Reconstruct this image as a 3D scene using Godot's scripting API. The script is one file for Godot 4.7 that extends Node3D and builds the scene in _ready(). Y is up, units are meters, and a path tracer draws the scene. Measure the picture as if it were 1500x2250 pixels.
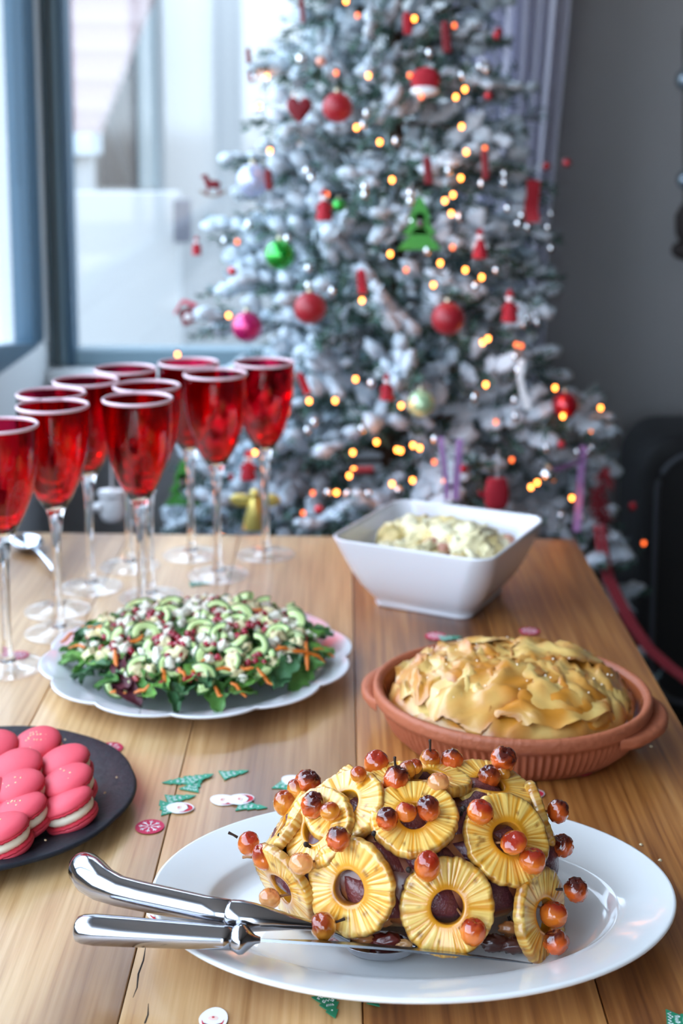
extends Node3D

# ---- lens of the photograph: focal length and horizon in pixels of the 1500x2250 frame ----
const FPX := 3050.0
const AXIS_Y := 740.0
const HORIZON_Y := 290.0
const T := 0.75                      # height of the table top
const EYE := Vector3(0, 1.336, 0)
var pitch := atan((AXIS_Y - HORIZON_Y) / FPX)
var rng := RandomNumberGenerator.new()
var noise := FastNoiseLite.new()
var used := {}

# ================= geometry helpers =================
class Geo:
	var P := PackedVector3Array()
	var U := PackedVector2Array()
	var C := PackedColorArray()
	var I := PackedInt32Array()
	var flat := false

	func v(p: Vector3, c := Color.WHITE, uv := Vector2.ZERO) -> int:
		P.append(p); C.append(c); U.append(uv)
		return P.size() - 1

	func tri(a: int, b: int, c: int) -> void:
		I.append(a); I.append(b); I.append(c)

	func quad(a: Vector3, b: Vector3, c: Vector3, d: Vector3, col := Color.WHITE) -> void:
		var i := v(a, col, Vector2(0, 0)); v(b, col, Vector2(1, 0)); v(c, col, Vector2(1, 1)); v(d, col, Vector2(0, 1))
		tri(i, i + 1, i + 2); tri(i, i + 2, i + 3)

	# rows of equal length joined into a skin; ring = each row closes on itself; solid = turn the faces outwards
	func skin(rows: Array, ring := true, cap0 := false, cap1 := false, col := Color.WHITE, cols := [], solid := true) -> void:
		var first := P.size()
		var from := I.size()
		var m: int = rows[0].size()
		for r in rows.size():
			for k in m:
				v(rows[r][k], cols[r][k] if cols.size() else col, Vector2(float(k) / m, float(r) / maxf(1, rows.size() - 1)))
		for r in rows.size() - 1:
			for k in (m if ring else m - 1):
				var a := first + r * m + k
				var b := first + r * m + (k + 1) % m
				tri(a, b, b + m); tri(a, b + m, a + m)
		for end in [[cap0, 0], [cap1, rows.size() - 1]]:
			if end[0]:
				var mid := Vector3.ZERO
				for p in rows[end[1]]:
					mid += p
				var c := v(mid / m, cols[end[1]][0] if cols.size() else col)
				for k in m:
					var a := first + int(end[1]) * m + k
					var b := first + int(end[1]) * m + (k + 1) % m
					if end[1] == 0: tri(a, c, b)
					else: tri(a, b, c)
		if solid:
			out(from, first)

	func out(from: int, first: int) -> void:
		var o := P[first]
		var vol := 0.0
		for i in range(from, I.size(), 3):
			vol += (P[I[i]] - o).dot((P[I[i + 1]] - o).cross(P[I[i + 2]] - o))
		if vol > 0:
			for i in range(from, I.size(), 3):
				var t := I[i]; I[i] = I[i + 1]; I[i + 1] = t

	func lathe(profile: Array, seg := 32, sx := 1.0, sz := 1.0, at := Vector3.ZERO, col := Color.WHITE) -> void:
		var rows := []
		for q in profile:
			var row := PackedVector3Array()
			for k in seg:
				var a := TAU * k / seg
				row.append(at + Vector3(cos(a) * q.x * sx, q.y, sin(a) * q.x * sz))
			rows.append(row)
		skin(rows, true, false, false, col)

	func tube(path: Array, radii: Array, seg := 8, flatten := 1.0, col := Color.WHITE, upv := Vector3.UP) -> void:
		var rows := []
		for i in path.size():
			var d: Vector3 = path[mini(i + 1, path.size() - 1)] - path[maxi(i - 1, 0)]
			d = d.normalized()
			var u := upv if absf(d.dot(upv)) < 0.95 else Vector3.RIGHT
			var s := d.cross(u).normalized()
			var w := s.cross(d).normalized()
			var row := PackedVector3Array()
			var r: float = radii[mini(i, radii.size() - 1)]
			for k in seg:
				var a := TAU * k / seg
				row.append(path[i] + s * cos(a) * r + w * sin(a) * r * flatten)
			rows.append(row)
		skin(rows, true, true, true, col)

	func ball(c: Vector3, r: Vector3, seg := 16, rings := 10, col := Color.WHITE, rough := 0.0, nz: FastNoiseLite = null, off := 0.0, low := Color(-1, 0, 0)) -> void:
		var rows := []
		var cols := []
		for i in rings + 1:
			var t := PI * i / rings
			var row := PackedVector3Array()
			var cr := PackedColorArray()
			for k in seg:
				var a := TAU * k / seg
				var d := Vector3(sin(t) * cos(a), cos(t), sin(t) * sin(a))
				var g := 1.0
				if nz:
					g += rough * nz.get_noise_3dv(d * 40.0 + Vector3.ONE * off)
				row.append(c + d * r * g)
				var cc := col
				if low.r >= 0:
					cc = col.lerp(low, smoothstep(-0.1, 0.75, -d.y + 0.35 * (nz.get_noise_3dv(d * 30.0 + Vector3.ONE * (off + 9)) if nz else 0.0)))
				cr.append(cc)
			rows.append(row); cols.append(cr)
		skin(rows, true, false, false, col, cols)

	# box with rounded vertical and horizontal edges
	func rbox(c: Vector3, s: Vector3, r := 0.002, b := Basis.IDENTITY, col := Color.WHITE) -> void:
		var rows := []
		for lv in [[-0.5 * s.y, r], [-0.5 * s.y + 0.3 * r, 0.3 * r], [-0.5 * s.y + r, 0.0], [0.5 * s.y - r, 0.0], [0.5 * s.y - 0.3 * r, 0.3 * r], [0.5 * s.y, r]]:
			var row := PackedVector3Array()
			for q in [[1, 1, 0], [-1, 1, 1], [-1, -1, 2], [1, -1, 3]]:
				for k in 4:
					var a: float = PI * 0.5 * (q[2] + k / 3.0)
					var rr: float = r - lv[1]
					row.append(c + b * Vector3(q[0] * (s.x * 0.5 - r) + cos(a) * rr, lv[0], q[1] * (s.z * 0.5 - r) + sin(a) * rr))
			rows.append(row)
		skin(rows, true, true, true, col)

	func box(lo: Vector3, hi: Vector3, col := Color.WHITE) -> void:
		var p := [Vector3(lo.x, lo.y, lo.z), Vector3(hi.x, lo.y, lo.z), Vector3(hi.x, hi.y, lo.z), Vector3(lo.x, hi.y, lo.z), Vector3(lo.x, lo.y, hi.z), Vector3(hi.x, lo.y, hi.z), Vector3(hi.x, hi.y, hi.z), Vector3(lo.x, hi.y, hi.z)]
		var from := I.size()
		var first := P.size()
		for f in [[0, 1, 2, 3], [5, 4, 7, 6], [4, 0, 3, 7], [1, 5, 6, 2], [3, 2, 6, 7], [4, 5, 1, 0]]:
			quad(p[f[0]], p[f[1]], p[f[2]], p[f[3]], col)
		out(from, first)

	# outline in the xz plane given a thickness
	func slab(outline: PackedVector2Array, y0: float, y1: float, col := Color.WHITE, b := Transform3D.IDENTITY) -> void:
		var from := I.size()
		var first := P.size()
		var m := outline.size()
		var t := Geometry2D.triangulate_polygon(outline)
		for y in [y0, y1]:
			var s := P.size()
			for q in outline:
				v(b * Vector3(q.x, y, q.y), col, q)
			for i in range(0, t.size(), 3):
				if y == y0: tri(s + t[i], s + t[i + 1], s + t[i + 2])
				else: tri(s + t[i], s + t[i + 2], s + t[i + 1])
		# sides wound to agree with the caps
		var area := 0.0
		for k in m:
			area += outline[k].cross(outline[(k + 1) % m])
		var tsign := 0.0
		if t.size() >= 3:
			tsign = (outline[t[1]] - outline[t[0]]).cross(outline[t[2]] - outline[t[0]])
		for k in m:
			var q0 := outline[k]; var q1 := outline[(k + 1) % m]
			var s := P.size()
			v(b * Vector3(q0.x, y0, q0.y), col); v(b * Vector3(q1.x, y0, q1.y), col); v(b * Vector3(q1.x, y1, q1.y), col); v(b * Vector3(q0.x, y1, q0.y), col)
			if area * tsign > 0:
				tri(s, s + 2, s + 1); tri(s, s + 3, s + 2)
			else:
				tri(s, s + 1, s + 2); tri(s, s + 2, s + 3)
		out(from, first)

	func xform(x: Transform3D) -> Geo:
		for i in P.size():
			P[i] = x * P[i]
		return self

	func mesh() -> ArrayMesh:
		var am := ArrayMesh.new()
		var a := []
		a.resize(Mesh.ARRAY_MAX)
		if flat:
			var p2 := PackedVector3Array(); var n2 := PackedVector3Array(); var c2 := PackedColorArray(); var u2 := PackedVector2Array()
			for i in range(0, I.size(), 3):
				var n := (P[I[i + 2]] - P[I[i]]).cross(P[I[i + 1]] - P[I[i]]).normalized()
				for k in 3:
					p2.append(P[I[i + k]]); n2.append(n); c2.append(C[I[i + k]]); u2.append(U[I[i + k]])
			a[Mesh.ARRAY_VERTEX] = p2; a[Mesh.ARRAY_NORMAL] = n2; a[Mesh.ARRAY_COLOR] = c2; a[Mesh.ARRAY_TEX_UV] = u2
		else:
			var N := PackedVector3Array()
			N.resize(P.size())
			for i in range(0, I.size(), 3):
				var n := (P[I[i + 2]] - P[I[i]]).cross(P[I[i + 1]] - P[I[i]])
				N[I[i]] += n; N[I[i + 1]] += n; N[I[i + 2]] += n
			for i in N.size():
				N[i] = N[i].normalized() if N[i].length_squared() > 1e-24 else Vector3.UP
			a[Mesh.ARRAY_VERTEX] = P; a[Mesh.ARRAY_NORMAL] = N; a[Mesh.ARRAY_COLOR] = C; a[Mesh.ARRAY_TEX_UV] = U; a[Mesh.ARRAY_INDEX] = I
		am.add_surface_from_arrays(Mesh.PRIMITIVE_TRIANGLES, a)
		return am


# ================= naming =================
func numbered(called: String) -> String:
	used[called] = used.get(called, -1) + 1
	return called if used[called] == 0 else "%s_%03d" % [called, used[called]]

func tag(o: Node, label: String, category: String, group := "") -> Node:
	o.set_meta("label", label); o.set_meta("category", category)
	if group: o.set_meta("group", group)
	return o

func thing(called: String, label: String, category: String, at := Vector3.ZERO, group := "") -> Node3D:
	var o := Node3D.new()
	o.name = numbered(called)
	add_child(o)
	o.position = at
	tag(o, label, category, group)
	return o

func put(called: String, mesh: Mesh, m: Material, parent: Node = null, x := Transform3D.IDENTITY) -> MeshInstance3D:
	var o := MeshInstance3D.new()
	o.mesh = mesh
	o.material_override = m
	o.transform = x
	if parent:
		o.name = called
		parent.add_child(o, true)
	else:
		o.name = numbered(called)
		add_child(o)
	return o

func struct(called: String, g: Geo, m: Material) -> MeshInstance3D:
	var o := put(called, g.mesh(), m)
	o.set_meta("kind", "structure")
	return o

func copy(root: Node, at: Transform3D, label := "", group := "") -> Node3D:
	var r: Node3D = root.duplicate()
	r.name = numbered(str(root.name).rstrip("0123456789").rstrip("_"))
	add_child(r)
	r.transform = at
	if label: r.set_meta("label", label)
	if group: r.set_meta("group", group)
	return r

# ================= materials =================
func mat(c: Color, rough := 0.5, o := {}) -> StandardMaterial3D:
	var m := StandardMaterial3D.new()
	m.albedo_color = c
	m.roughness = rough
	for k in o:
		match k:
			"metal": m.metallic = o[k]
			"spec": m.metallic_specular = o[k]
			"coat":
				m.clearcoat_enabled = true; m.clearcoat = o[k]; m.clearcoat_roughness = o.get("coat_r", 0.08)
			"sss":
				m.subsurf_scatter_enabled = true; m.subsurf_scatter_strength = o[k]
			"clear":
				m.refraction_enabled = true; m.albedo_color.a = 1.0 - o[k]; m.refraction_scale = o.get("ior", 0.05)
			"vc": m.vertex_color_use_as_albedo = true
			"back":
				m.backlight_enabled = true; m.backlight = o[k]
			"tex": m.albedo_texture = o[k]
			"normal":
				m.normal_enabled = true; m.normal_texture = o[k]; m.normal_scale = o.get("normal_scale", 1.0)
			"tri":
				m.uv1_triplanar = true; m.uv1_scale = Vector3.ONE * o[k]
			"world": m.uv1_world_triplanar = true
			"rim":
				m.rim_enabled = true; m.rim = o[k]
			"glow":
				m.emission_enabled = true; m.emission = o[k]; m.emission_energy_multiplier = o.get("energy", 1.0)
	return m

func noise_tex(freq: float, oct := 4, ramp: Array = [], as_normal := false, w := 512, h := 512, sd := 1, bump := 4.0, kind := FastNoiseLite.TYPE_SIMPLEX_SMOOTH) -> NoiseTexture2D:
	var n := FastNoiseLite.new()
	n.noise_type = kind
	n.frequency = freq
	n.fractal_octaves = oct
	n.seed = sd
	var t := NoiseTexture2D.new()
	t.width = w; t.height = h
	t.seamless = true
	t.noise = n
	t.as_normal_map = as_normal
	t.bump_strength = bump
	if ramp.size():
		var g := Gradient.new()
		g.offsets = PackedFloat32Array(ramp.map(func(q): return q[0]))
		g.colors = PackedColorArray(ramp.map(func(q): return q[1]))
		t.color_ramp = g
	return t

func lin(r: int, g: int, b: int) -> Color:
	return Color8(r, g, b).srgb_to_linear()

func nz(p: Vector3, f := 1.0) -> float:
	return noise.get_noise_3dv(p * f)

# ================= places =================
func ray(px: float, py: float) -> Vector3:
	var a := (px - 750.0) / FPX
	var b := -(py - AXIS_Y) / FPX
	return Vector3(a, b * cos(pitch) - sin(pitch), -cos(pitch) - b * sin(pitch))

func at_h(px: float, py: float, h := 0.0) -> Vector3:
	var d := ray(px, py)
	return EYE + d * ((T + h - EYE.y) / d.y)

func at_z(px: float, py: float, z: float) -> Vector3:
	var d := ray(px, py)
	return EYE + d * (z / d.z)

# first place along the line of sight where f turns negative, or where it is least
func march(px: float, py: float, f: Callable, t0: float, t1: float, n := 160) -> Vector3:
	var d := ray(px, py)
	var best := 1e9
	var bt := t0
	for i in n + 1:
		var t := lerpf(t0, t1, float(i) / n)
		var q: float = f.call(EYE + d * t)
		if q <= 0.0:
			var lo := t - (t1 - t0) / n
			for k in 8:
				var mid := (lo + t) * 0.5
				if f.call(EYE + d * mid) <= 0.0: t = mid
				else: lo = mid
			return EYE + d * t
		if q < best:
			best = q; bt = t
	return EYE + d * bt

func facing(n: Vector3, spin := 0.0) -> Basis:
	# a basis whose y axis is n
	var y := n.normalized()
	var x := (Vector3.RIGHT - y * y.x)
	if x.length() < 0.1: x = Vector3.BACK - y * y.z
	x = x.normalized()
	return Basis(x, y, x.cross(y)) * Basis(Vector3.UP, spin)

func rf(a: float, b: float) -> float:
	return rng.randf_range(a, b)

func _ready() -> void:
	rng.seed = 20
	noise.seed = 5
	noise.frequency = 0.05
	noise.fractal_octaves = 3
	# ---- camera ----
	var cam := Camera3D.new()
	cam.name = "camera"
	var lens := CameraAttributesPhysical.new()
	lens.frustum_focal_length = 50.0
	lens.frustum_focus_distance = 1.03
	lens.exposure_aperture = 5.4
	lens.frustum_near = 0.05
	lens.frustum_far = 100.0
	cam.attributes = lens
	cam.projection = Camera3D.PROJECTION_FRUSTUM
	cam.near = 0.05
	cam.far = 100.0
	cam.size = 0.05 * 2250.0 / FPX
	cam.frustum_offset = Vector2(0, -0.05 * (1125.0 - AXIS_Y) / FPX)
	add_child(cam)
	cam.position = EYE
	cam.rotation.x = -pitch
	cam.current = true
	# ---- sky and exposure ----
	var we := WorldEnvironment.new()
	we.name = "environment"
	var e := Environment.new()
	e.background_mode = Environment.BG_SKY
	var sm := ProceduralSkyMaterial.new()
	sm.sky_top_color = Color(0.81, 0.90, 1.0)
	sm.sky_horizon_color = Color(0.89, 0.95, 1.0)
	sm.ground_bottom_color = Color(0.55, 0.55, 0.55)
	sm.ground_horizon_color = Color(0.7, 0.72, 0.74)
	e.sky = Sky.new()
	e.sky.sky_material = sm
	e.background_energy_multiplier = SKY
	e.tonemap_mode = Environment.TONE_MAPPER_LINEAR
	e.tonemap_exposure = EXPOSURE
	e.sdfgi_enabled = true
	e.ssao_enabled = true
	e.ssil_enabled = true
	we.environment = e
	add_child(we)
	build_room()
	build_outside()
	build_table()
	build_platter()
	build_bowl()
	build_pie()
	build_salad()
	build_macarons()
	build_glasses()
	build_confetti()
	build_tree()

const SKY := 1.0
const EXPOSURE := 7.8

# ================= the room =================
const BACK := -3.33
const LEFT := -0.70

func build_room() -> void:
	var taupe := mat(Color(0.60, 0.59, 0.59), 0.85, {"normal": noise_tex(0.05, 3, [], true, 256, 256, 3, 2.0), "tri": 3.0, "normal_scale": 0.3})
	var white := mat(Color(0.86, 0.87, 0.87), 0.7)
	var deep := mat(Color(0.30, 0.27, 0.25), 0.8)
	var wood := mat(Color(0.34, 0.27, 0.21), 0.55)
	var frame := mat(Color(0.44, 0.53, 0.57), 0.45)
	var bluef := mat(Color(0.22, 0.34, 0.42), 0.4)
	var seal := mat(Color(0.24, 0.24, 0.22), 0.7)
	var pane := mat(Color(1, 1, 1, 0.02), 0.0)
	pane.transparency = BaseMaterial3D.TRANSPARENCY_ALPHA
	var g := Geo.new()
	g.box(Vector3(LEFT - 0.2, -0.1, BACK - 0.2), Vector3(2.7, 0, 2.4))
	struct("floor", g, wood)
	g = Geo.new()
	g.box(Vector3(LEFT - 0.2, 2.6, BACK - 0.2), Vector3(2.7, 2.75, 2.4))
	struct("ceiling", g, mat(Color(0.72, 0.72, 0.72), 0.8))
	# back wall with the window in it
	var w0 := at_z(118, 800, BACK)
	var x0 := w0.x
	var y0 := w0.y
	var x1 := 0.42
	var y1 := 2.3
	g = Geo.new()
	g.box(Vector3(LEFT - 0.2, 0, BACK - 0.18), Vector3(x0, 2.6, BACK))
	g.box(Vector3(x1, 0, BACK - 0.18), Vector3(2.7, 2.6, BACK))
	g.box(Vector3(x0, 0, BACK - 0.18), Vector3(x1, y0, BACK))
	g.box(Vector3(x0, y1, BACK - 0.18), Vector3(x1, 2.6, BACK))
	struct("wall_back", g, taupe)
	g = Geo.new()
	g.box(Vector3(2.5, 0, BACK), Vector3(2.7, 2.6, 2.4))
	struct("wall_right", g, deep)
	g = Geo.new()
	g.box(Vector3(LEFT, 0, 2.2), Vector3(2.5, 0.7, 2.4))
	g.box(Vector3(LEFT, 2.4, 2.2), Vector3(2.5, 2.6, 2.4))
	g.box(Vector3(0.4, 0.7, 2.2), Vector3(2.5, 2.4, 2.4))
	struct("wall_front", g, deep)
	g = Geo.new()
	for x in [LEFT + 0.03, -0.15, 0.37]:
		g.box(Vector3(x - 0.03, 0.7, 2.27), Vector3(x + 0.03, 2.4, 2.48))
	g.box(Vector3(LEFT, 0.7, 2.275), Vector3(0.4, 0.76, 2.325))
	g.box(Vector3(LEFT, 2.34, 2.275), Vector3(0.4, 2.4, 2.325))
	struct("window_3", g, frame)
	# left wall, a long window beside the table
	var zy := 0.845
	var za := BACK + 0.13
	var zb := 1.9
	g = Geo.new()
	g.box(Vector3(LEFT - 0.15, 0.62, BACK), Vector3(LEFT, zy, 2.4))
	g.box(Vector3(LEFT - 0.15, zy, BACK), Vector3(LEFT, 2.6, za - 0.08))
	g.box(Vector3(LEFT - 0.15, zy, zb), Vector3(LEFT, 2.6, 2.4))
	g.box(Vector3(LEFT - 0.15, 2.5, za - 0.08), Vector3(LEFT, 2.6, zb))
	struct("wall_left", g, white)
	g = Geo.new()
	g.box(Vector3(LEFT - 0.15, 0, BACK), Vector3(LEFT + 0.004, 0.62, 2.4))
	struct("wall_left_dado", g, taupe)
	# window of the back wall: posts, rails, pane
	var win := Node3D.new()
	win.name = "window_1"
	win.set_meta("kind", "structure")
	add_child(win)
	var post_r := at_z(163, 500, BACK).x
	var rail_t := at_z(300, 764, BACK).y
	g = Geo.new()
	g.rbox(Vector3((x0 + post_r) / 2 - 0.008, (y0 + y1) / 2, BACK + 0.0), Vector3(post_r - x0 - 0.02, y1 - y0, 0.08), 0.006)
	put("post", g.mesh(), frame, win)
	g = Geo.new()
	g.rbox(Vector3(x0 + 0.02, (y0 + y1) / 2, BACK + 0.045), Vector3(0.008, y1 - y0, 0.012), 0.002)
	put("seal", g.mesh(), seal, win)
	g = Geo.new()
	g.rbox(Vector3(post_r - 0.008, (y0 + y1) / 2, BACK + 0.01), Vector3(0.016, y1 - y0, 0.07), 0.004)
	put("stile", g.mesh(), bluef, win)
	g = Geo.new()
	g.rbox(Vector3((post_r + x1) / 2, (y0 + rail_t) / 2, BACK + 0.0), Vector3(x1 - post_r, rail_t - y0, 0.08), 0.006)
	put("rail", g.mesh(), frame, win)
	g = Geo.new()
	g.rbox(Vector3((post_r + x1) / 2, y1 - 0.02, BACK + 0.0), Vector3(x1 - post_r, 0.04, 0.08), 0.006)
	put("rail", g.mesh(), frame, win)
	g = Geo.new()
	g.rbox(Vector3(x1 - 0.02, (y0 + y1) / 2, BACK + 0.0), Vector3(0.04, y1 - y0, 0.08), 0.006)
	put("post", g.mesh(), frame, win)
	g = Geo.new()
	g.box(Vector3(post_r, rail_t, BACK - 0.013), Vector3(x1 - 0.04, y1 - 0.04, BACK - 0.009))
	put("pane", g.mesh(), pane, win)
	# sill under the back window
	g = Geo.new()
	g.rbox(Vector3((x0 + x1) / 2, y0 - 0.018, BACK + 0.05), Vector3(x1 - x0, 0.035, 0.10), 0.006)
	struct("trim_1", g, white)
	# window of the left wall
	win = Node3D.new()
	win.name = "window_2"
	win.set_meta("kind", "structure")
	add_child(win)
	var zs := -3.16
	g = Geo.new()
	g.rbox(Vector3(LEFT - 0.03, (zy + 2.5) / 2, (za + zs) / 2 - 0.03), Vector3(0.05, 2.5 - zy, zs - za + 0.06), 0.006)
	put("stile", g.mesh(), bluef, win)
	# the bottom rail, which rises a little towards the camera
	g = Geo.new()
	var rows := []
	for q in [[zs, 0.012], [-2.6, 0.085], [zb, 0.085]]:
		rows.append(PackedVector3Array([Vector3(LEFT - 0.05, zy, q[0]), Vector3(LEFT + 0.0, zy, q[0]), Vector3(LEFT + 0.0, zy + q[1], q[0]), Vector3(LEFT - 0.05, zy + q[1], q[0])]))
	g.skin(rows, true, true, true)
	g.flat = true
	put("rail", g.mesh(), bluef, win)
	g = Geo.new()
	g.rbox(Vector3(LEFT - 0.03, 2.48, (zs + zb) / 2), Vector3(0.05, 0.04, zb - zs), 0.006)
	put("rail", g.mesh(), bluef, win)
	for z in [-1.1, zb - 0.03]:
		g = Geo.new()
		g.rbox(Vector3(LEFT - 0.03, (zy + 2.5) / 2, z), Vector3(0.05, 2.5 - zy, 0.05), 0.006)
		put("mullion", g.mesh(), bluef, win)
	g = Geo.new()
	g.box(Vector3(LEFT - 0.032, zy + 0.01, zs), Vector3(LEFT - 0.028, 2.48, zb))
	put("pane", g.mesh(), pane, win)
	# curtain beside the back window
	var cloth := mat(Color(0.90, 0.89, 0.92), 0.9, {"back": Color(0.9, 0.9, 0.94), "rim": 0.3})
	g = Geo.new()
	rows = []
	for i in 25:
		var y := lerpf(0.05, 2.5, i / 24.0)
		var xl := at_z(985, 300, BACK + 0.11).x
		var xr := lerpf(at_z(1195, 670, BACK + 0.11).x, at_z(1262, 0, BACK + 0.11).x, smoothstep(0.9, 1.9, y))
		var row := PackedVector3Array()
		var back := PackedVector3Array()
		for k in 161:
			var u := k / 160.0
			var ph := u * TAU * 8.5 + 0.5 * sin(u * 17.0) + 0.25 * sin(y * 2.0 + u * 9)
			var p := Vector3(lerpf(xl, xr, u) + 0.006 * sin(ph * 2.0), y, BACK + 0.12 + 0.030 * sin(ph) + 0.008 * sin(u * 31))
			row.append(p)
			back.append(p + Vector3(0, 0, -0.0015))
		back.reverse()
		row.append_array(back)
		rows.append(row)
	g.skin(rows, true, true, true)
	tag(put("curtain", g.mesh(), cloth), "grey curtain hanging in soft folds at the side of the window", "curtain")
	# the dark thing hanging at the edge of the wall
	var hang := thing("wall_hanging", "dark wall ornament of bells and dark wood hung on the grey wall", "wall hanging", at_z(1520, 560, BACK + 0.03))
	var base := hang.position
	g = Geo.new()
	g.tube([at_z(1503, 60, BACK + 0.03) - base, at_z(1505, 560, BACK + 0.03) - base], [0.003], 6)
	put("cord", g.mesh(), mat(Color(0.2, 0.2, 0.2), 0.8), hang)
	for q in [[1508, 175, 26], [1508, 395, 24]]:
		g = Geo.new()
		g.ball(at_z(q[0], q[1], BACK + 0.04) - base, Vector3.ONE * q[2] / 1000.0, 16, 10)
		put("bell", g.mesh(), mat(Color(0.6, 0.66, 0.7), 0.25, {"metal": 0.8}), hang)
	g = Geo.new()
	g.ball(at_z(1512, 490, BACK + 0.04) - base, Vector3(0.03, 0.05, 0.02), 14, 10, Color.WHITE, 0.25, noise, 3)
	g.ball(at_z(1516, 550, BACK + 0.04) - base, Vector3(0.045, 0.026, 0.022), 14, 10, Color.WHITE, 0.2, noise, 6)
	put("carving", g.mesh(), mat(Color(0.15, 0.11, 0.1), 0.7), hang)
	# black suitcase on the floor
	var sc := thing("suitcase", "black fabric suitcase with grey piping standing on the floor behind the tree", "suitcase", Vector3(at_z(1380, 1250, -3.02).x + 0.22, 0, -3.05))
	var black := mat(Color(0.085, 0.085, 0.09), 0.75, {"rim": 0.2})
	g = Geo.new()
	var body := []
	var sw := 0.22
	var sh: float = at_z(1450, 965, -2.9).y
	for q in [[0.13, 0.03], [0.12, 0.01], [0.10, 0.0], [-0.10, 0.0], [-0.12, 0.01], [-0.13, 0.03]]:
		body.append(round_rect(sw - q[1], (sh - 0.05) / 2 - q[1], 0.085, q[0], Vector3(0, (sh - 0.05) / 2 + 0.05, 0)))
	g.skin(body, true, true, true)
	put("body", g.mesh(), black, sc)
	g = Geo.new()
	var loop: Array = Array(round_rect(sw - 0.035, (sh - 0.05) / 2 - 0.035, 0.085, 0.128, Vector3(0, (sh - 0.05) / 2 + 0.05, 0)))
	loop.append(loop[0])
	g.tube(loop, [0.006], 6)
	put("piping", g.mesh(), mat(Color(0.30, 0.31, 0.34), 0.5), sc)
	g = Geo.new()
	g.tube([Vector3(-0.09, sh - 0.02, 0), Vector3(-0.08, sh + 0.02, 0), Vector3(0.08, sh + 0.02, 0), Vector3(0.09, sh - 0.02, 0)], [0.012], 8)
	put("handle", g.mesh(), black, sc)
	for s in [-1, 1]:
		g = Geo.new()
		g.ball(Vector3(0.16 * s, 0.027, 0.06), Vector3(0.014, 0.027, 0.027), 14, 8)
		put("wheel", g.mesh(), black, sc)

# rounded rectangle in the xy plane at depth z
func round_rect(hx: float, hy: float, r: float, z: float, c := Vector3.ZERO, k := 6) -> PackedVector3Array:
	var o := PackedVector3Array()
	r = minf(r, minf(hx, hy) * 0.98)
	for q in [[1, 1, 0], [-1, 1, 1], [-1, -1, 2], [1, -1, 3]]:
		for i in k + 1:
			var a: float = PI * 0.5 * (q[2] + float(i) / k)
			o.append(c + Vector3(q[0] * (hx - r) + cos(a) * r, q[1] * (hy - r) + sin(a) * r, z))
	return o

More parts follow.
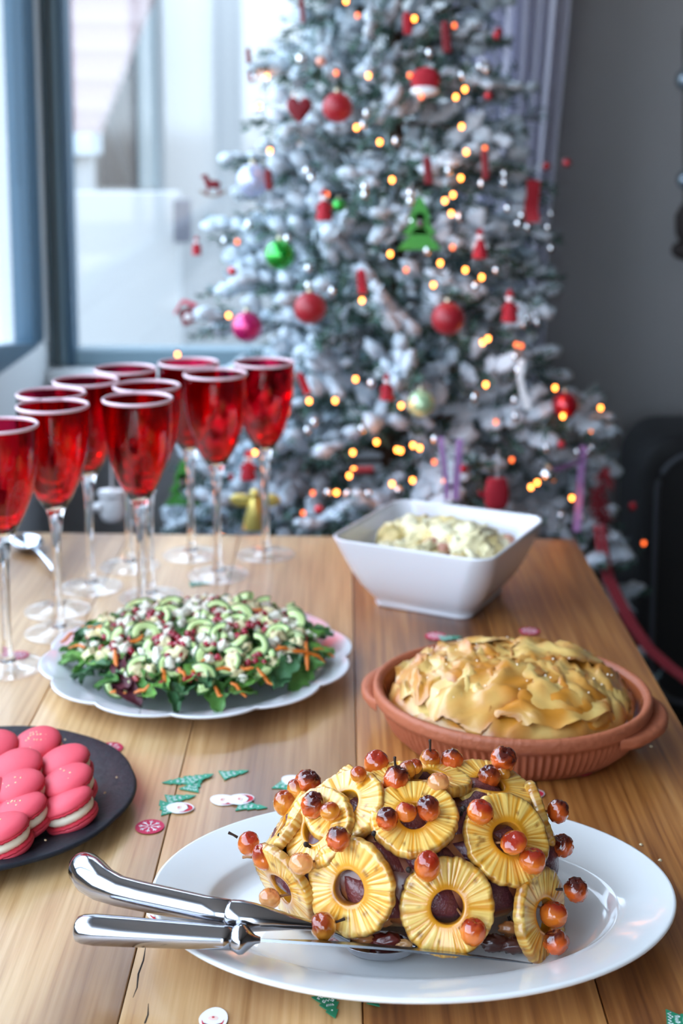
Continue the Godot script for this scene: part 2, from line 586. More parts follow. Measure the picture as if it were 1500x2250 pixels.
func build_outside() -> void:
	var white := mat(Color(0.546, 0.554, 0.554), 0.8)
	var g := Geo.new()
	g.box(Vector3(-9, -0.35, -12), Vector3(4, -0.25, BACK - 0.19))
	struct("ground", g, mat(Color(0.484, 0.484, 0.475), 0.9))
	# white house behind the window
	var zh := -7.0
	var b := thing("house", "white rendered house with a dark window opening seen through the window", "house", Vector3(-1, -0.25, zh))
	var o := b.position
	var d0 := at_z(205, 415, zh)
	var d1 := at_z(298, -120, zh)
	g = Geo.new()
	g.box(Vector3(-9, -0.25, zh - 0.3) - o, Vector3(d0.x, 3.6, zh) - o)
	g.box(Vector3(d1.x, -0.25, zh - 0.3) - o, Vector3(4, 3.6, zh) - o)
	g.box(Vector3(d0.x, -0.25, zh - 0.3) - o, Vector3(d1.x, d0.y, zh) - o)
	g.box(Vector3(d0.x, d1.y, zh - 0.3) - o, Vector3(d1.x, 3.6, zh) - o)
	put("wall", g.mesh(), white, b)
	g = Geo.new()
	g.box(Vector3(d0.x, d0.y, zh - 0.28) - o, Vector3(d1.x, d1.y, zh - 0.24) - o)
	put("window", g.mesh(), mat(Color(0.141, 0.185, 0.238), 0.35, {"spec": 0.0}), b)
	g = Geo.new()
	var q0 := at_z(232, 240, zh - 0.2); var q1 := at_z(290, 415, zh - 0.2)
	g.tube([q0 - o, q1 - o], [0.03], 6)
	put("brace", g.mesh(), mat(Color(0.194, 0.246, 0.290), 0.6, {"spec": 0.0}), b)
	g = Geo.new()
	g.box(Vector3(d1.x, d0.y, zh) - o, Vector3(at_z(345, 300, zh).x, 3.4, zh + 0.05) - o)
	put("pilaster", g.mesh(), mat(Color(0.510, 0.554, 0.563), 0.8), b)
	# low white wall nearer
	var zw := -5.2
	var a0 := at_z(120, 424, zw); var a1 := at_z(386, 424, zw)
	g = Geo.new()
	g.box(Vector3(a0.x - 1.2, -0.25, zw - 0.15), Vector3(a1.x, a0.y, zw))
	tag(put("garden_wall", g.mesh(), mat(Color(0.581, 0.590, 0.590), 0.8)), "low white garden wall just outside the window", "wall")
	g = Geo.new()
	g.rbox(Vector3(at_z(402, 480, zw).x, at_z(402, 484, zw).y, zw + 0.02), Vector3(0.06, 0.16, 0.08), 0.006)
	tag(put("meter_box", g.mesh(), mat(Color(0.264, 0.273, 0.317), 0.6)), "small grey box at the end of the low white garden wall", "box")
	# porch with a sloping tiled roof
	var zr := -5.9
	var p := thing("porch", "porch with a sloping roof of pale pink tiles on a white post", "porch", Vector3(at_z(180, 300, zr).x, -0.25, zr))
	o = p.position
	var ptile := [mat(Color(0.475, 0.405, 0.405), 0.8), mat(Color(0.449, 0.378, 0.378), 0.8), mat(Color(0.493, 0.431, 0.431), 0.8)]
	for i in 20:
		var ya := 292 - i * 23.0
		var yb := ya - 23.0
		var pa := at_z(216 + (292 - ya) * 0.262, ya, zr); var pb := at_z(216 + (292 - yb) * 0.262, yb, zr)
		var lx := pa.x - 1.4
		var dz := -0.035 * i
		g = Geo.new()
		g.box(Vector3(lx, pa.y, zr - 0.10 + dz) - o, Vector3((pa.x + pb.x) / 2, pb.y + 0.012, zr + dz) - o)
		put("tile_course", g.mesh(), ptile[i % 3], p)
	g = Geo.new()
	var e0 := at_z(160, 340, zr); var e1 := at_z(206, 292, zr)
	g.box(Vector3(e0.x - 1.2, e0.y, zr - 0.2) - o, Vector3(e1.x, e1.y, zr + 0.03) - o)
	put("fascia", g.mesh(), mat(Color(0.581, 0.616, 0.634), 0.7), p)
	g = Geo.new()
	g.box(Vector3(at_z(160, 400, zr).x, -0.25, zr - 0.15) - o, Vector3(at_z(196, 400, zr).x, e0.y, zr - 0.02) - o)
	put("post", g.mesh(), white, p)

# ================= the table =================
func build_table() -> void:
	var ramp := [[0.0, Color8(190, 142, 88)], [0.25, Color8(214, 170, 116)], [0.5, Color8(228, 186, 132)], [0.75, Color8(236, 197, 145)], [1.0, Color8(244, 208, 160)]]
	var dark := [[0.0, Color8(118, 68, 30)], [0.25, Color8(160, 104, 52)], [0.5, Color8(186, 128, 68)], [0.75, Color8(202, 146, 84)], [1.0, Color8(216, 164, 102)]]
	var ta := noise_tex(0.02, 6, ramp, false, 2048, 256, 11)
	var tb := noise_tex(0.02, 6, dark, false, 2048, 256, 12)
	var broad := noise_tex(0.006, 3, [[0.0, Color(0.55, 0.47, 0.41)], [0.35, Color(0.84, 0.80, 0.77)], [0.55, Color(0.96, 0.95, 0.94)], [1.0, Color(1, 1, 1)]], false, 256, 256, 4)
	var bumps := noise_tex(0.04, 4, [], true, 2048, 256, 13, 1.5)
	var tb_node := thing("dining_table", "large wooden dining table of long worn planks", "table", Vector3(-0.15, 0, -1.1))
	var o := tb_node.position
	var w := 0.163
	var cracked: Node3D
	for i in 6:
		var xa := 0.0145 + (i - 4) * w
		var m := mat(Color.WHITE, 0.33, {"tex": tb if i >= 4 else ta, "normal": bumps, "normal_scale": 0.2, "coat": 0.55, "coat_r": 0.3})
		m.albedo_color = [Color(1, 1, 1), Color(0.96, 0.95, 0.95), Color(1, 1, 1), Color(0.97, 0.95, 0.93), Color(1, 0.97, 0.94), Color(0.95, 0.90, 0.85)][i]
		m.detail_enabled = true
		m.detail_blend_mode = BaseMaterial3D.BLEND_MODE_MUL
		m.detail_albedo = broad
		m.detail_uv_layer = BaseMaterial3D.DETAIL_UV_1
		m.metallic_specular = 0.58
		var za := lerpf(-1.995, -1.954, (xa + 0.64) / 0.98)
		var zb := lerpf(-1.995, -1.954, (xa + w + 0.64) / 0.98)
		var g := Geo.new()
		var c := 0.0010
		# cross-section with eased edges, run from the far end to the near end
		var rows := []
		for s in 41:
			var f := s / 40.0
			var row := PackedVector3Array()
			for q in [[0.0, -0.034], [0.0, -c * 1.6], [c, 0.0], [w * 0.25, 0.0], [w * 0.5, 0.0], [w * 0.75, 0.0], [w - c, 0.0], [w, -c * 1.6], [w, -0.034]]:
				var z := lerpf(lerpf(za, zb, q[0] / w), 0.0, f)
				row.append(Vector3(xa + q[0] * 0.9975, T + q[1], z) - o)
			rows.append(row)
		g.skin(rows, true, true, true)
		for k in g.P.size():
			var p := g.P[k] + o
			g.U[k] = Vector2(p.x * 3.1 + i * 0.37, p.z * 0.62 + i * 0.29)
		var pk := put("plank", g.mesh(), m, tb_node)
		if i == 2: cracked = pk
	var leg := mat(Color(0.42, 0.3, 0.2), 0.6)
	for q in [[-0.56, -1.88], [0.27, -1.88], [-0.56, -0.12], [0.27, -0.12]]:
		var g := Geo.new()
		g.rbox(Vector3(q[0], (T - 0.034) / 2, q[1]) - o, Vector3(0.07, T - 0.034, 0.07), 0.006)
		put("leg", g.mesh(), leg, tb_node)
	for q in [[Vector3(-0.145, T - 0.08, -1.88), Vector3(0.76, 0.09, 0.025)], [Vector3(0.27, T - 0.08, -1.0), Vector3(0.025, 0.09, 1.7)], [Vector3(-0.56, T - 0.08, -1.0), Vector3(0.025, 0.09, 1.7)]]:
		var g := Geo.new()
		g.rbox(q[0] - o, q[1], 0.004)
		put("apron", g.mesh(), leg, tb_node)
	for path in [[[320, 2080], [312, 2110], [304, 2140], [298, 2170], [292, 2192]], [[326, 2205], [322, 2230], [318, 2249]]]:
		var g := Geo.new()
		var pts := []
		for k in path.size():
			pts.append(at_h(path[k][0] + (k % 2) * 3, path[k][1], 0.0) - o)
		g.tube(pts, [0.0002, 0.0006, 0.0007, 0.0005, 0.0002], 6, 0.25)
		put("crack", g.mesh(), mat(Color(0.16, 0.11, 0.08), 0.9), cracked)

# ================= ham platter =================
var ring_at := []
const HAM_C := Vector3(0.054, T + 0.04, -0.987)

func oval_plate(g: Geo, a: float, b: float, prof: Array, seg := 96, wob := 0.0, lobes := 0) -> void:
	var rows := []
	for q in prof:
		var row := PackedVector3Array()
		for k in seg:
			var t := TAU * k / seg
			var s := 1.0
			if lobes:
				s = 1.0 - wob * (1.0 - pow(absf(cos(t * lobes * 0.5)), 0.7)) * clampf(1.0 - q[0] / 0.03, 0.0, 1.0)
			row.append(Vector3(cos(t) * maxf(a - q[0], 0.0) * s, q[1], sin(t) * maxf(b - q[0], 0.0) * s))
		rows.append(row)
	g.skin(rows, true, true, true)

func ham_f(p: Vector3) -> float:
	var d := p - HAM_C
	var by := 0.058 if d.y > 0 else 0.034
	return pow(absf(d.x) / 0.106, 2.15) + pow(absf(d.y) / by, 2.05) + pow(absf(d.z) / 0.073, 2.15) - 1.0

func ham_point(az: float, el: float, off := 0.0) -> Vector3:
	var d := Vector3(cos(el) * cos(az) * 0.110, sin(el) * (0.058 if el > 0 else 0.034), cos(el) * sin(az) * 0.080)
	var lo := 0.3
	var hi := 2.5
	for k in 18:
		var m := (lo + hi) * 0.5
		if ham_f(HAM_C + d * m) > 0: hi = m
		else: lo = m
	return HAM_C + d * lo + ham_n(HAM_C + d * lo) * off

func ham_n(p: Vector3) -> Vector3:
	var e := 0.001
	return Vector3(ham_f(p + Vector3(e, 0, 0)) - ham_f(p - Vector3(e, 0, 0)), ham_f(p + Vector3(0, e, 0)) - ham_f(p - Vector3(0, e, 0)), ham_f(p + Vector3(0, 0, e)) - ham_f(p - Vector3(0, 0, e))).normalized()

func pineapple(R: float, r: float, th: float, sd: int, a0 := 0.0, a1 := TAU) -> Geo:
	# a ring of pineapple: radial fibres, a fluted browned edge, the core cut out
	var g := Geo.new()
	var seg := int(150 * (a1 - a0) / TAU)
	var whole := a1 - a0 > TAU - 0.01
	var yellow := lin(224, 150, 34)
	var pale := lin(250, 212, 118)
	var deep := lin(196, 130, 18)
	var brown := lin(140, 78, 20)
	var prof := []
	for q in [[0.0, -0.46], [0.06, -0.5], [0.5, -0.5], [0.9, -0.5], [1.0, -0.36], [1.03, 0.0], [1.0, 0.36], [0.93, 0.5], [0.82, 0.5], [0.68, 0.5], [0.54, 0.5], [0.4, 0.5], [0.28, 0.5], [0.16, 0.5], [0.08, 0.5], [0.02, 0.44], [0.0, 0.3]]:
		prof.append(q)
	var rows := []
	var cols := []
	for k in seg + (0 if whole else 1):
		var t := a0 + (a1 - a0) * k / seg
		var row := PackedVector3Array()
		var cr := PackedColorArray()
		var lob := absf(sin(t * 10.0 + 1.3 * sin(t * 3.0 + sd) + 2.2 * noise.get_noise_2d(t * 45.0, sd * 23.0)))
		var groove := pow(1.0 - lob, 9.0) * clampf(0.55 + 2.2 * noise.get_noise_2d(t * 55.0, sd * 41.0 + 7.0), 0.0, 1.0)
		var fib := noise.get_noise_2d(t * 420.0 * (0.7 + 0.01 * sd), sd * 37.0)
		var fib2 := noise.get_noise_2d(t * 160.0, sd * 91.0)
		for q in prof:
			var u: float = q[0]
			var edge := 1.0 + 0.010 * lob + 0.035 * noise.get_noise_2d(t * 60.0, sd * 13.0) - 0.018 * groove
			var rad := lerpf(r, R * lerpf(1.0, edge, u), u)
			var y: float = q[1] * th
			if q[1] >= 0.44 or q[1] <= -0.44:
				y *= 1.0 - 0.14 * groove * smoothstep(0.25, 0.9, u) + 0.20 * fib * smoothstep(0.1, 0.4, u)
			y += 0.0012 * sin(2.0 * t + sd)
			row.append(Vector3(cos(t) * rad, y, sin(t) * rad))
			var c := yellow.lerp(pale, clampf(0.50 + 1.6 * fib + 0.8 * fib2 + 0.25 * noise.get_noise_2d(t * 200.0, u * 40.0), 0, 1) * smoothstep(0.14, 0.35, u))
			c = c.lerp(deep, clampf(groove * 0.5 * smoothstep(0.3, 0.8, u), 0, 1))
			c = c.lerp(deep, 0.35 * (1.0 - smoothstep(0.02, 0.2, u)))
			var burn := smoothstep(0.84, 1.05, u + 0.20 * noise.get_noise_2d(t * 50.0, sd * 7.0 + 3.0))
			c = c.lerp(brown, burn * 0.62)
			var spot := smoothstep(0.34, 0.5, noise.get_noise_3d(cos(t) * u * 60.0, sin(t) * u * 60.0, sd * 19.0))
			c = c.lerp(brown, spot * 0.75)
			cr.append(c)
		rows.append(row); cols.append(cr)
	if whole:
		rows.append(rows[0]); cols.append(cols[0])
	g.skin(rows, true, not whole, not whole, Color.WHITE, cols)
	return g

func build_platter() -> void:
	var china := mat(Color(0.90, 0.90, 0.895), 0.12, {"coat": 0.6, "coat_r": 0.05})
	var at := Vector3(0.053, T, -0.969)
	var g := Geo.new()
	oval_plate(g, 0.1955, 0.1395, [[0.062, 0.0], [0.056, 0.0], [0.052, 0.004], [0.02, 0.014], [0.003, 0.0225], [0.0005, 0.0245], [0.0, 0.026], [0.0008, 0.0272], [0.003, 0.0276], [0.02, 0.0225], [0.036, 0.0175], [0.0405, 0.0165], [0.0435, 0.0145], [0.047, 0.0095], [0.052, 0.0065], [0.06, 0.0055], [0.1, 0.005]], 128)
	var plate := put("oval_platter", g.mesh(), china)
	plate.position = at
	tag(plate, "large oval white china platter under the glazed ham", "platter")
	# the ham: one body, scored rind pads, fat, lean
	var ham := thing("ham", "glazed baked ham with dark scored rind on the oval white platter", "ham", Vector3(HAM_C.x, T + 0.006, HAM_C.z))
	var o := ham.position
	g = Geo.new()
	var rows := []
	var cols := []
	for i in 25:
		var el := lerpf(-PI / 2, PI / 2, i / 24.0)
		var row := PackedVector3Array()
		var cr := PackedColorArray()
		for k in 72:
			var az := TAU * k / 72.0
			var p := ham_point(az, el)
			p += ham_n(p) * 0.0025 * nz(p, 900.0)
			row.append(p - o)
			var c := lin(104, 50, 38).lerp(lin(158, 92, 48), clampf(0.5 + 1.2 * nz(p, 500.0), 0, 1))
			if p.y < T + 0.024:
				c = lin(214, 168, 110).lerp(lin(120, 62, 40), clampf(0.4 + 1.6 * nz(p * Vector3(1, 3, 1), 500.0), 0, 1))
			cr.append(c)
		rows.append(row); cols.append(cr)
	g.skin(rows, true, false, false, Color.WHITE, cols)
	put("meat", g.mesh(), mat(Color.WHITE, 0.3, {"vc": true, "coat": 0.5, "coat_r": 0.2}), ham)
	var rind := [mat(Color8(96, 44, 50), 0.32, {"coat": 0.35, "coat_r": 0.25}), mat(Color8(108, 50, 48), 0.32, {"coat": 0.35, "coat_r": 0.25}), mat(Color8(84, 40, 48), 0.36, {"coat": 0.3, "coat_r": 0.3})]
	var nt := noise_tex(0.09, 4, [], true, 256, 256, 21, 5.0)
	for m in rind:
		m.normal_enabled = true; m.normal_texture = nt; m.normal_scale = 0.6
		m.uv1_triplanar = true; m.uv1_scale = Vector3.ONE * 14
	var bands := [[-0.22, 0.38, 15], [0.45, 0.80, 13], [0.85, 1.20, 9], [1.25, 1.52, 4]]
	for bi in bands.size():
		var n: int = bands[bi][2]
		for k in n:
			var c0 := (k + 0.5 * (bi % 2)) * TAU / n
			var wd := TAU / n
			g = Geo.new()
			rows = []
			var m := 7
			for i in m:
				var row := PackedVector3Array()
				for j in m:
					var u := i / float(m - 1); var w := j / float(m - 1)
					var ed := minf(minf(u, 1 - u), minf(w, 1 - w))
					var el := lerpf(bands[bi][0] + 0.02, bands[bi][1] - 0.01, u)
					var az := c0 + wd * (0.04 + 0.92 * w) + (u - 0.5) * 0.12
					var p := ham_point(az, el, -0.001 + 0.0055 * smoothstep(0.0, 0.2, ed))
					row.append(p - o)
				rows.append(row)
			g.skin(rows, false, false, false, Color.WHITE, [], false)
			put("rind", g.mesh(), rind[(k + bi) % 3], ham)
	# lean and fat showing at the foot of the ham
	for q in [[676, 2010, 22, 0], [790, 2062, 30, 1], [850, 2068, 34, 2], [890, 2075, 20, 0], [745, 2064, 22, 2], [1085, 2072, 34, 3], [1120, 2040, 26, 1], [1130, 2078, 30, 3], [830, 2020, 30, 1], [800, 2030, 22, 0]]:
		var p := march(q[0], q[1], ham_f, 0.8, 1.25)
		g = Geo.new()
		var r: float = q[2] / 3000.0
		g.ball(Vector3.ZERO, Vector3(r, r * 0.55, r * 0.5), 14, 10, Color.WHITE, 0.5, noise, q[0])
		put("trimming", g.mesh(), [mat(Color8(206, 150, 92), 0.35, {"coat": 0.5}), mat(Color8(190, 120, 66), 0.35, {"coat": 0.5}), mat(Color8(108, 32, 24), 0.3, {"coat": 0.5}), mat(Color8(72, 30, 22), 0.3, {"coat": 0.6})][q[3]], ham, Transform3D(Basis.IDENTITY, Vector3(p.x, maxf(p.y, T + 0.012), p.z) - o))
	# pineapple rings
	var fruit := mat(Color.WHITE, 0.28, {"vc": true, "coat": 0.7, "coat_r": 0.14})
	var rings := [
		# px, py, radius, normal, lift, start, end, label
		[772, 1948, 0.0335, Vector3(-0.46, 0.28, 0.84), 0.006, 0.0, TAU, "golden pineapple ring at the front of the ham, half facing the knife handles"],
		[982, 1992, 0.0330, Vector3(0.03, 0.36, 0.93), 0.008, 0.0, TAU, "golden pineapple ring at the foot of the ham facing straight out, round hole open"],
		[1112, 1845, 0.0325, Vector3(0.32, 0.66, 0.68), 0.006, 0.0, TAU, "greenish golden pineapple ring on the shoulder of the ham, two cherries on its hole"],
		[910, 1797, 0.0318, Vector3(-0.06, 0.91, 0.40), 0.009, 0.0, TAU, "glossy pineapple ring high on the ham with three cherries in a row over it"],
		[1072, 1732, 0.0345, Vector3(0.16, 0.98, 0.06), 0.007, 0.0, TAU, "pineapple ring lying along the top edge of the ham near the pie dish"],
		[758, 1772, 0.0310, Vector3(-0.34, 0.86, 0.38), 0.010, 0.0, TAU, "pale pineapple ring overlapping another on the upper slope towards the macarons"],
		[700, 1822, 0.0300, Vector3(-0.60, 0.60, 0.53), 0.006, 0.0, TAU, "pineapple ring tucked under its pale neighbour on the slope facing the macarons"],
		[626, 1822, 0.0310, Vector3(-0.80, 0.58, -0.14), 0.006, 0.0, TAU, "pineapple ring seen almost edge on, leaning out over the platter"],
		[626, 1945, 0.0335, Vector3(-0.73, -0.30, 0.57), 0.014, 0.0, TAU, "pineapple ring on the end of the ham beside the fork, seen at a slant"],
		[1188, 2012, 0.0330, Vector3(0.80, 0.25, 0.53), 0.012, 0.0, TAU, "pineapple ring on the shaded end of the ham with two cherries below one another"],
		[812, 1722, 0.0290, Vector3(-0.26, 0.94, 0.20), 0.008, 0.5, 4.6, "broken pineapple ring at the top of the ham below the cherry cluster"],
		[948, 1716, 0.0300, Vector3(0.05, 0.98, -0.12), 0.008, 0.0, TAU, "pineapple ring on the crest of the ham behind the others"],
		[1188, 1800, 0.0290, Vector3(0.93, 0.34, -0.10), 0.010, 0.0, TAU, "thin edge of a pineapple ring standing at the far shoulder of the ham"],
		[880, 1742, 0.0290, Vector3(-0.10, 0.90, 0.30), 0.004, 0.0, 3.4, "half pineapple ring between the cherry cluster and the glossy ring"],
	]
	for i in rings.size():
		var q: Array = rings[i]
		var p := march(q[0], q[1], ham_f, 0.8, 1.3)
		var n: Vector3 = q[3].normalized()
		p += n * (q[4] + 0.001) 
		# stay on the line of sight of its centre
		var d := ray(q[0], q[1]).normalized()
		p = EYE + d * d.dot(p - EYE)
		var s := put("pineapple_ring", pineapple(q[2], 0.0115, 0.0086, i + 3, q[5], q[6]).mesh(), fruit)
		s.transform = Transform3D(facing(n, i * 1.3), p)
		ring_at.append([p, n, q[2]])
		tag(s, q[7], "pineapple ring", "pineapple rings pinned to the ham")
	# cloves
	var clove := mat(Color8(38, 26, 20), 0.7)
	var cl := [[690, 1866, "between two pineapple rings on the slope facing the macarons"], [640, 1850, "near the edge on ring leaning over the platter"], [826, 1846, "above the half facing pineapple ring"], [983, 1855, "under the glossy high pineapple ring"], [897, 1912, "left of the cherry at the foot ring's upper rim"], [1116, 2010, "standing in the rind beside the foot ring"], [1010, 1800, "below the cherry on the shoulder ring"]]
	for q in cl:
		var p := march(q[0], q[1], ham_f, 0.8, 1.3)
		var n := ham_n(p)
		g = Geo.new()
		g.lathe([Vector2(0, -0.006), Vector2(0.0011, -0.006), Vector2(0.0012, 0.002), Vector2(0.0022, 0.004), Vector2(0, 0.004)], 8)
		var c := put("clove", g.mesh(), clove)
		c.transform = Transform3D(facing(n), p + n * 0.007)
		var head := Geo.new()
		head.ball(Vector3(0, 0.005, 0), Vector3(0.0018, 0.0018, 0.0018), 8, 6)
		put("bud", head.mesh(), clove, c)
		tag(c, "dark clove stuck in the ham " + q[2], "clove", "cloves in the ham rind")
	build_cherries()
	build_cutlery()

func build_cherries() -> void:
	# px, py, width px, height px, tone 0 pale 1 amber 2 red-orange 3 dark, stem (screen direction) or null, label
	var L := [
		[827, 1677, 58, 60, 2, null, "cherry, amber with a dark crown, standing highest over the pale pineapple rings"],
		[676, 1720, 60, 60, 3, null, "large dark red cherry topmost of the cluster towards the macarons"],
		[652, 1737, 44, 56, 1, null, "amber cherry half hidden behind the large dark red cherry of the cluster"],
		[624, 1764, 50, 58, 1, null, "amber cherry with dark top, outermost of the cluster above the edge on ring"],
		[687, 1769, 54, 66, 3, Vector2(1.2, 2.0), "dark wrinkled cherry in front of its cluster with a stick running down from it"],
		[724, 1782, 46, 40, 1, null, "small bright orange cherry tucked behind the dark wrinkled one"],
		[743, 1843, 56, 56, 3, null, "dark cherry hanging over the upper rim of the half facing pineapple ring"],
		[546, 1853, 48, 54, 2, Vector2(-1.3, -0.8), "cherry with a short twig, farthest out over the platter beside the heart shaped one"],
		[577, 1883, 46, 62, 2, Vector2(-1.4, 0.3), "red heart shaped cherry with a short twig at the end of the ham"],
		[661, 1897, 54, 48, 0, null, "pale translucent cherry lying on the rind beside the half facing ring"],
		[592, 1974, 48, 42, 0, Vector2(2.2, -0.2), "pale pink orange cherry on a stick, just above the fork handle"],
		[710, 2035, 56, 62, 1, Vector2(1.6, -0.3), "round orange cherry on a stick in front of the fork shaft"],
		[850, 1799, 52, 52, 3, null, "darkest cherry, first of the row across the glossy high ring"],
		[892, 1784, 48, 44, 2, null, "orange red cherry in the middle of the row across the glossy high ring"],
		[941, 1776, 55, 58, 3, null, "dark brown cherry ending the row across the glossy high ring"],
		[787, 1701, 38, 34, 1, null, "small orange cherry peeping from behind the pale broken ring"],
		[871, 1714, 62, 68, 3, Vector2(-0.1, -1.3), "big cherry with a black wrinkled crown and a twig at the top of the ham"],
		[895, 1690, 42, 40, 1, null, "orange cherry directly behind the black crowned one"],
		[912, 1684, 32, 36, 1, null, "second orange cherry behind the black crowned one, partly hidden"],
		[944, 1669, 46, 50, 1, Vector2(-0.02, -2.0), "amber cherry with a long upright stem in front of the pie dish"],
		[993, 1669, 50, 52, 3, null, "dark topped cherry beside the long stemmed one"],
		[963, 1719, 50, 42, 0, null, "pale honey coloured cherry resting on the crest of the ham"],
		[1107, 1668, 60, 56, 3, null, "shiny dark red cherry highest in front of the ribbed pie dish"],
		[1074, 1707, 52, 54, 3, Vector2(0.1, 1.5), "dark cherry on a stick stuck into the ring along the top edge"],
		[1105, 1698, 34, 36, 1, null, "small orange cherry squeezed between the two dark ones by the pie dish"],
		[1055, 1784, 60, 54, 2, null, "red orange cherry on the upper rim of the greenish ring"],
		[1128, 1851, 60, 36, 2, null, "flattened reddish cherry lying across the hole of the greenish ring"],
		[1169, 1891, 60, 58, 2, null, "bright orange red cherry on the lower part of the greenish ring"],
		[1226, 1782, 48, 54, 3, Vector2(-2.2, 0.3), "nearly black cherry on a stick sticking out from the far shoulder of the ham"],
		[1235, 1858, 50, 50, 3, null, "brown cherry standing out against the platter below the nearly black one"],
		[1265, 1955, 54, 54, 3, Vector2(-1.4, -0.1), "brown cherry on a stick farthest out over the shaded platter well"],
		[1216, 2009, 62, 56, 2, null, "glowing orange cherry on the slanted ring at the shaded end"],
		[1221, 2070, 58, 52, 3, null, "dull brownish cherry lowest at the shaded end near the platter well"],
		[939, 1903, 58, 74, 2, null, "elongated orange red cherry on the upper rim of the foot ring"],
		[1039, 2047, 56, 60, 2, null, "orange cherry on the lower rim of the foot ring"],
	]
	var wood := mat(Color8(150, 100, 60), 0.7)
	var twig := mat(Color8(52, 32, 20), 0.7)
	var ms := []
	for k in 4:
		ms.append(mat(Color.WHITE, 0.13, {"vc": true, "coat": 1.0, "coat_r": 0.04, "clear": [0.45, 0.40, 0.35, 0.2][k], "ior": 0.04}))
	var body := [lin(253, 190, 120), lin(252, 168, 56), lin(250, 134, 46), lin(222, 96, 34)]
	var crown := [lin(240, 150, 90), lin(170, 62, 22), lin(176, 48, 26), lin(84, 22, 18)]
	for i in L.size():
		var q: Array = L[i]
		var p := march(q[0], q[1], func(v): return ham_f(v) , 0.75, 1.32, 220)
		var d := ray(q[0], q[1]).normalized()
		var dist: float = d.dot(p - EYE) - 0.024
		if ham_f(EYE + d * (dist + 0.03)) > 0.05: dist += 0.014
		# where a ring of pineapple lies nearer, the cherry sits on the ring
		for rg in ring_at:
			var dn: float = d.dot(rg[1])
			if absf(dn) < 0.12: continue
			var td: float = (rg[0] - EYE).dot(rg[1]) / dn
			if (EYE + d * td).distance_to(rg[0]) < rg[2] * 1.05:
				dist = minf(dist, td - 0.013)
		if i == 11: dist -= 0.022
		p = EYE + d * dist
		var px := FPX / (dist * cos(0.25))
		var rx: float = q[2] * 0.5 / px
		var ry: float = q[3] * 0.5 / px
		var g := Geo.new()
		# a cherry: dimple where the stem sat, wrinkled skin, darker caramel on the upper side
		var rows := []
		var cols := []
		for a in 19:
			var t := PI * a / 18.0
			var row := PackedVector3Array()
			var cr := PackedColorArray()
			for k in 26:
				var az := TAU * k / 26.0
				var dir := Vector3(sin(t) * cos(az), cos(t), sin(t) * sin(az))
				var wr := absf(noise.get_noise_3dv(dir * Vector3(34, 12, 34) + Vector3.ONE * i * 11.0))
				var s := 1.0 - 0.30 * wr * (1.0 if q[4] == 3 else 0.5) - 0.20 * exp(-t * t * 9.0)
				if i == 8: s *= 1.0 - 0.28 * exp(-pow(t - 1.2, 2) * 5.0) * maxf(0.0, -cos(az))
				row.append(dir * Vector3(rx, ry, rx) * s)
				var top := smoothstep(-0.05, 0.85, dir.y + 0.5 * noise.get_noise_3dv(dir * 16.0 + Vector3.ONE * i * 5.0))
				cr.append(body[q[4]].lerp(crown[q[4]], top))
			rows.append(row); cols.append(cr)
		g.skin(rows, true, false, false, Color.WHITE, cols)
		var c := put("cherry", g.mesh(), ms[q[4]])
		var tilt := Vector3(0.35 * sin(i * 2.1), 1, 0.35 * cos(i * 1.7)).normalized()
		c.transform = Transform3D(facing(tilt, i), p)
		tag(c, q[6], "cherry", "glazed cherries pinned over the ham")
		if q[5] != null:
			var s2: Vector2 = q[5]
			var dir := Vector3(s2.x, -s2.y, -0.5 if s2.y > 0 or s2.x > 1 or s2.x < -2 else 0.1)
			var st := Geo.new()
			var a := dir * rx * 0.75
			var b2 := dir * rx * (1.0 if dir.length() > 1.7 else 1.35)
			if dir.length() > 1.7: a = dir.normalized() * rx * 0.8; b2 = dir * rx
			var inv := c.transform.basis.inverse()
			st.tube([inv * a, inv * a.lerp(b2, 0.5) + Vector3(0.0003, 0, 0), inv * b2], [0.0011, 0.0009, 0.0012], 7)
			put("stem" if s2.y < 0 else "stick", st.mesh(), twig if s2.y < 0.1 and absf(s2.x) < 2 else wood, c)
		else:
			# the pick that holds it to the ham
			var to := (HAM_C + Vector3(0, 0.01, 0) - p)
			var st := Geo.new()
			var inv := c.transform.basis.inverse()
			st.tube([inv * (to.normalized() * rx * 0.7), inv * (to.normalized() * minf(0.035, to.length()))], [0.0009], 6)
			put("pick", st.mesh(), wood, c)

